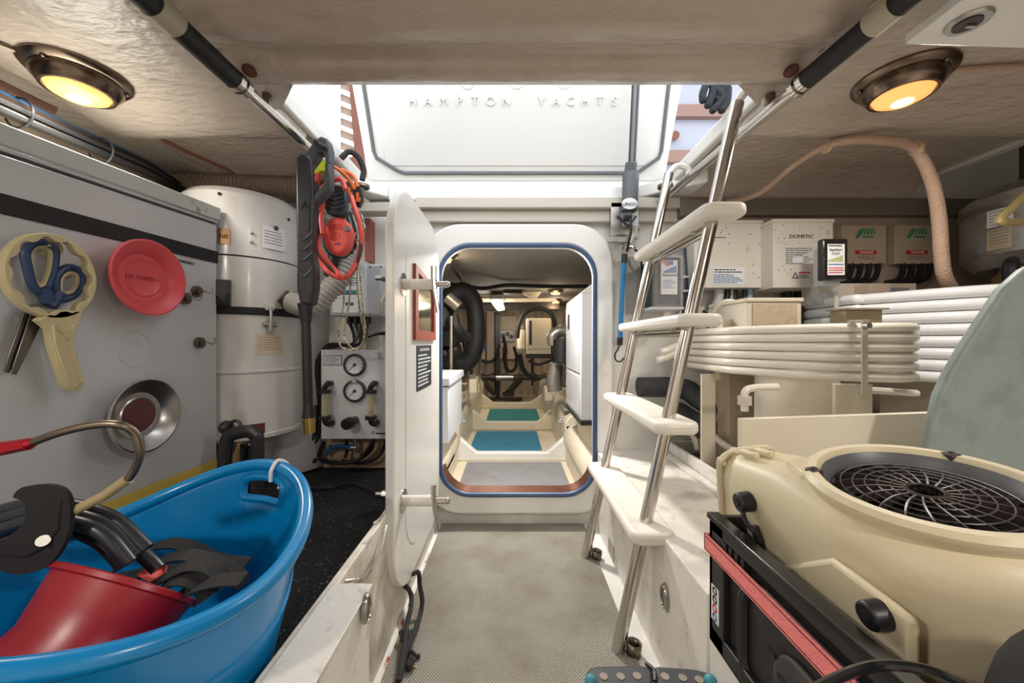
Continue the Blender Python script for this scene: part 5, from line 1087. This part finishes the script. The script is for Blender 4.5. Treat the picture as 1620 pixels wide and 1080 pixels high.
for (y,z) in ((.52,.475),(.50,.455),(.47,.435),(.42,.47),(.37,.47),(.42,.43),(.37,.43),(.32,.455),(.32,.42),(.28,.46)): B().bx(x0+.002,x0+.006,y-.008,y+.008,z-.003,z+.003).mk('slot', rub, r)
B().bx(x0+.001,x0+.012,.49,.50,z0+.02,.43).mk('rib', blk, r)
b = B().bx(x1-.012,x1,y0,y1,z0,z1).bx(x0,x1,y1-.012,y1,z0,z1).bx(x0,x1,y0,y0+.012,z0,z1).bx(x0,x1,y0,y1,z0,z0+.006); b.mk('crate_body', blk, r, bevel=.002)
B().bx(x0-.004,x0+.018,y0-.0,y1+.002,z1-.006,z1+.004).mk('top_rim', blkg, r, bevel=.002)
for k in range(4): B().bx(x0-.001,x0+.01,.575+.016*k,.583+.016*k,.545,.567).mk('grille_bar', blk, r)
lb = B().bx(x0+.012*0+.002,x0+.03,y1-.0,y1+.001,.46,.50).mk('hidden', paper, r) if False else None
lb = B().bx(x0-.001,x0,.645,.668,.415,.475).mk('recycling_label', paper, r)
for k in range(4): B().ring([V((x0-.0012,.6565+.007*math.cos(a),.468-.015*k+.007*math.sin(a))) for a in [2*PI*i/12 for i in range(12)]],[V((x0-.0012,.6565+.004*math.cos(a),.468-.015*k+.004*math.sin(a))) for a in [2*PI*i/12 for i in range(12)]],(-.0004,0,0)).mk('symbol', (ink,ink,inkr,inkb)[k], lb)
r = T('strap_band', 'coral pink webbing strap stretched around the black crate', 'strap', (.35,.4,.54))
B().bx(x0-.006,x0-.003,y0-.005,y1+.006,.527,.556).mk('webbing', pink, r)
B().bx(x0-.006,x1+.006,y1+.003,y1+.006,.527,.556).mk('webbing', pink, r)
for z in (.5305,.5525): 
    for k in range(58): pass
    B().bx(x0-.0066,x0-.006,y0,y1,z-.0005,z+.0005).mk('stitching', ink, r)
# ================= BLOWER =================
r = T('air_blower', 'cream plastic carpet blower with black spiral grille in the crate', 'blower', (.52,.48,.40))
BM = Matrix.Translation((.545,.50,.70)) @ Matrix.Rotation(math.radians(9), 4, V((.67,-.74,0))) @ Matrix.Rotation(math.radians(0), 4, 'Z')
def BB(): b = B(); b.M = BM; return b
def arc(cx_, cy_, r0, a0, a1, n): return [(cx_+r0*math.cos(math.radians(a0+(a1-a0)*i/n)), cy_+r0*math.sin(math.radians(a0+(a1-a0)*i/n))) for i in range(n+1)]
# volute outline in local XY, duct pointing +Y along the left side
Rv = .148
out_ = arc(0,0,Rv,180,360+70,40)+[(-.005,.17),(-.02,.215),(-.03,.245)]+[(-.045,.258),(-.125,.258),(-.142,.245)]+[(-.148,.20),(-.148,.10)]
def shell(off, z): 
    c_ = V((-.03,.03,0)); pts = []
    n = len(out_)
    for i,(x,y) in enumerate(out_):
        a = V((*out_[i-1],0)); b_ = V((*out_[(i+1)%n],0)); d = (b_-a).normalized(); nn = V((d.y,-d.x,0)); p_ = V((x,y,0))-nn*off
        dr = 0
        if y > .14: dr = -.022*min(1,(y-.14)/.06)
        pts.append(V((p_.x,p_.y,z+dr*(1 if z>-.1 else 0))))
    return pts
lay = [(.030,-.30),(.010,-.298),(0,-.285),(0,-.10),(0,-.045),(.004,-.028),(.012,-.014),(.024,-.004),(.038,0)]
bb = BB(); bb.rings([shell(o_,z) for o_,z in lay], cap=False); bb.add(shell(.030,-.30), [tuple(range(len(out_)))])
bb.hole(shell(.038,0), [[V((.106*math.cos(2*PI*i/48),.106*math.sin(2*PI*i/48),.0)) for i in range(48)]], (0,0,-.004)); bb.mk('volute_body', cream, r, smooth=50)
BB().lathe([(.118,-.012),(.128,.004),(.128,.012),(.122,.018),(.112,.018),(.107,.012),(.105,-.03),(.11,-.03)], (0,0,0), n=72, closed=True).mk('inlet_rim', cream, r)
BB().lathe([(.107,.010),(.105,.012),(.098,.002),(.088,-.035),(.09,-.04),(.109,-.03)], (0,0,0), n=64, closed=True).mk('inlet_throat', mat('throat_grey',(92,94,98),.4), r)
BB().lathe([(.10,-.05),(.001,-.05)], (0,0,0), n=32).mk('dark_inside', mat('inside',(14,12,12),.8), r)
g = BB().lathe([(.016,.004),(.018,.006),(.022,.004),(.020,.0)], (0,0,0), n=24, closed=True).mk('grille_hub', mat('grille',(58,50,48),.35), r)
for rad in (.033,.046,.059,.072,.085): BB().tube([(rad*math.cos(2*PI*i/48),rad*math.sin(2*PI*i/48),.004-.10*max(0,rad-.05)) for i in range(48)], .0011, 5, closed=True, raw=True).mk('grille_ring', MC['grille'], r)
for k in range(20):
    a = 2*PI*k/20; sw = .30
    pts = [(q_*math.cos(a+sw*(q_-.02)/.08), q_*math.sin(a+sw*(q_-.02)/.08), z) for q_, z in ((.020,.004),(.045,.005),(.07,.003),(.088,-.002),(.099,-.012))]
    c_ = catmull(pts, 3); BB().rings([[p_+V((0,0,0))-V((-math.sin(a),math.cos(a),0))*.0011, p_+V((-math.sin(a),math.cos(a),0))*.0011, p_+V((-math.sin(a),math.cos(a),0))*.0011-V((0,0,.012)), p_-V((-math.sin(a),math.cos(a),0))*.0011-V((0,0,.012))] for p_ in c_]).mk('grille_blade', MC['grille'], r)
for a in (150, 30, 265):
    q = (.116*math.cos(math.radians(a)), .116*math.sin(math.radians(a)))
    BB().bx(q[0]-.008,q[0]+.008,q[1]-.008,q[1]+.008,.004,.0195).cyl((q[0],q[1],.018),(q[0],q[1],.022),.004).mk('grille_tab', MC['grille'], r, bevel=.002)
for x in (-.115,-.088): BB().prism([(x-.006,.165,-.012),(x+.006,.165,-.012),(x+.006,.212,-.022),(x-.006,.212,-.022)], (0,0,.012)).mk('duct_rib', cream, r, bevel=.004)
BB().tube([(-.147,.232,-.25),(-.147,.232,-.06),(-.140,.232,-.036),(-.12,.232,-.025),(-.09,.232,-.023),(-.05,.232,-.026),(-.03,.232,-.045)], .0065, 10).mk('outlet_lip', cream, r)
def knob(y, z, R_=.020):
    k = BB().cyl((-.148,y,z),(-.172,y,z),R_,R_*.92,n=28).mk('rubber_foot', blk, r, bevel=.003); BB().cyl((-.172,y,z),(-.1735,y,z),R_*.4,n=16).mk('foot_recess', rub, k)
knob(-.098,-.068,.0155)
knob(.135,-.068,.017)
BB().prism([(-.142,-.128,-.048),(-.142,-.03,-.052),(-.142,.06,-.13),(-.142,.10,-.30),(-.142,-.128,-.30)], (-.012,0,0)).mk('side_boss', cream, r, bevel=.008)
BB().tube([(-.168,.130,-.075),(-.172,.112,-.088),(-.170,.098,-.095),(-.160,.093,-.113),(-.158,.093,-.138),(-.156,.098,-.17),(-.154,.093,-.20)], .004, 8).cyl((-.165,.103,-.091),(-.162,.093,-.113),.007).mk('power_cord', blk, r)
BB().cyl((.02,-.148,-.10),(.02,-.17,-.10),.018).mk('rubber_foot', blk, r)
# ================= FOLDING STOOL, CORNER THINGS =================
r = T('folding_stool', 'dark grey folding step stool with round grey dots, bottom edge', 'stool', P(1030,1090,.80))
zs_ = PZ(1030,1058,.215).z; zt_ = .215
pt = lambda x,y: PZ(x,y,zt_)
sg = mat('stool_grey',(62,66,72),.5)
B().prism([pt(x,y) for x,y in ((926,1064),(932,1054),(945,1051),(1012,1050),(1030,1052),(1034,1062),(1030,1130),(930,1130))], (0,0,-.03)).mk('top_half', sg, r, bevel=.008, seg=3)
B().prism([pt(x,y) for x,y in ((1034,1051),(1095,1055),(1118,1060),(1132,1072),(1140,1130),(1034,1130),(1036,1062))], (0,0,-.03)).mk('top_half', sg, r, bevel=.008, seg=3)
B().tube([pt(1022,1050)+V((0,0,.001)),pt(1030,1058)+V((0,0,.004)),pt(1036,1066)+V((0,0,.004)),pt(1036,1078)+V((0,0,.001))], .004).mk('hinge', blk, r)
for x,y in ((955,1070),(982,1070),(1008,1069),(1052,1070),(1080,1072),(1106,1075)):
    q = pt(x,y); B().cyl(q-V((0,0,.002)),q+V((0,0,.0015)),.0085,n=20).mk('grip_dot', mat('dot_grey',(150,140,130),.7), r)
for x in (935,1124): q = pt(x,1078); B().cyl(q+V((0,0,-.01)),q+V((0,0,-.21)),.012).sph(q,.013).mk('teal_leg', mat('teal_plastic',(60,140,150),.4), r)
B().tube([P(1290,1090,.16*1.6),P(1350,1062,.27),P(1400,1052,.28),P(1470,1060,.27),P(1540,1090,.25)], .0035).mk('crate_cable', blkg, label='glossy black cable looping over the near end of the crate', cat='cable')
r = T('black_bag', 'black soft bag corner leaning in at the lower right of picture', 'bag', P(1590,1080,.30))
B().sph((.475,.255,.585), .10, (1,1,1.12), 28, 18).mk('body', mat('bag_black',(34,34,36),.8,bump=.3), r)
B().tube([(.46,.20,.66),(.46,.22,.70),(.47,.27,.72),(.48,.31,.70),(.48,.32,.66)], .006).mk('carry_loop', rub, r)
# ceiling corner board with latch
r = T('locker_board', 'white board with round chrome latch hanging at upper right', 'board', P(1560,60,.60))
zc = 1.50
pz = lambda x,y: PZ(x,y,zc)
B().prism([V((.794,.766,zc)),V((1.6,.80,zc)),V((1.6,.2,zc)),V((.79,.2,zc))], (0,0,.02)).mk('board', white, r, bevel=.002)
q = pz(1532,33); B().lathe([(.001,-.006),(.03,-.006),(.032,-.003),(.032,0)], q, n=32).mk('latch_ring', steelb, r); B().lathe([(.001,-.009),(.02,-.008),(.02,0)], q+V((-.002,0,0)), n=24).mk('latch_core', mat('latch_dark',(70,62,58),.3,.8), r)
B().bx(q.x-.004,q.x+.012,q.y-.003,q.y+.003,q.z-.012,q.z-.008).mk('latch_lever', steelb, r)
for x_ in (.87,1.2): B().cyl((x_,.60,zc+.02),(x_,.60,1.62),.01).mk('hanger', steelb, r)
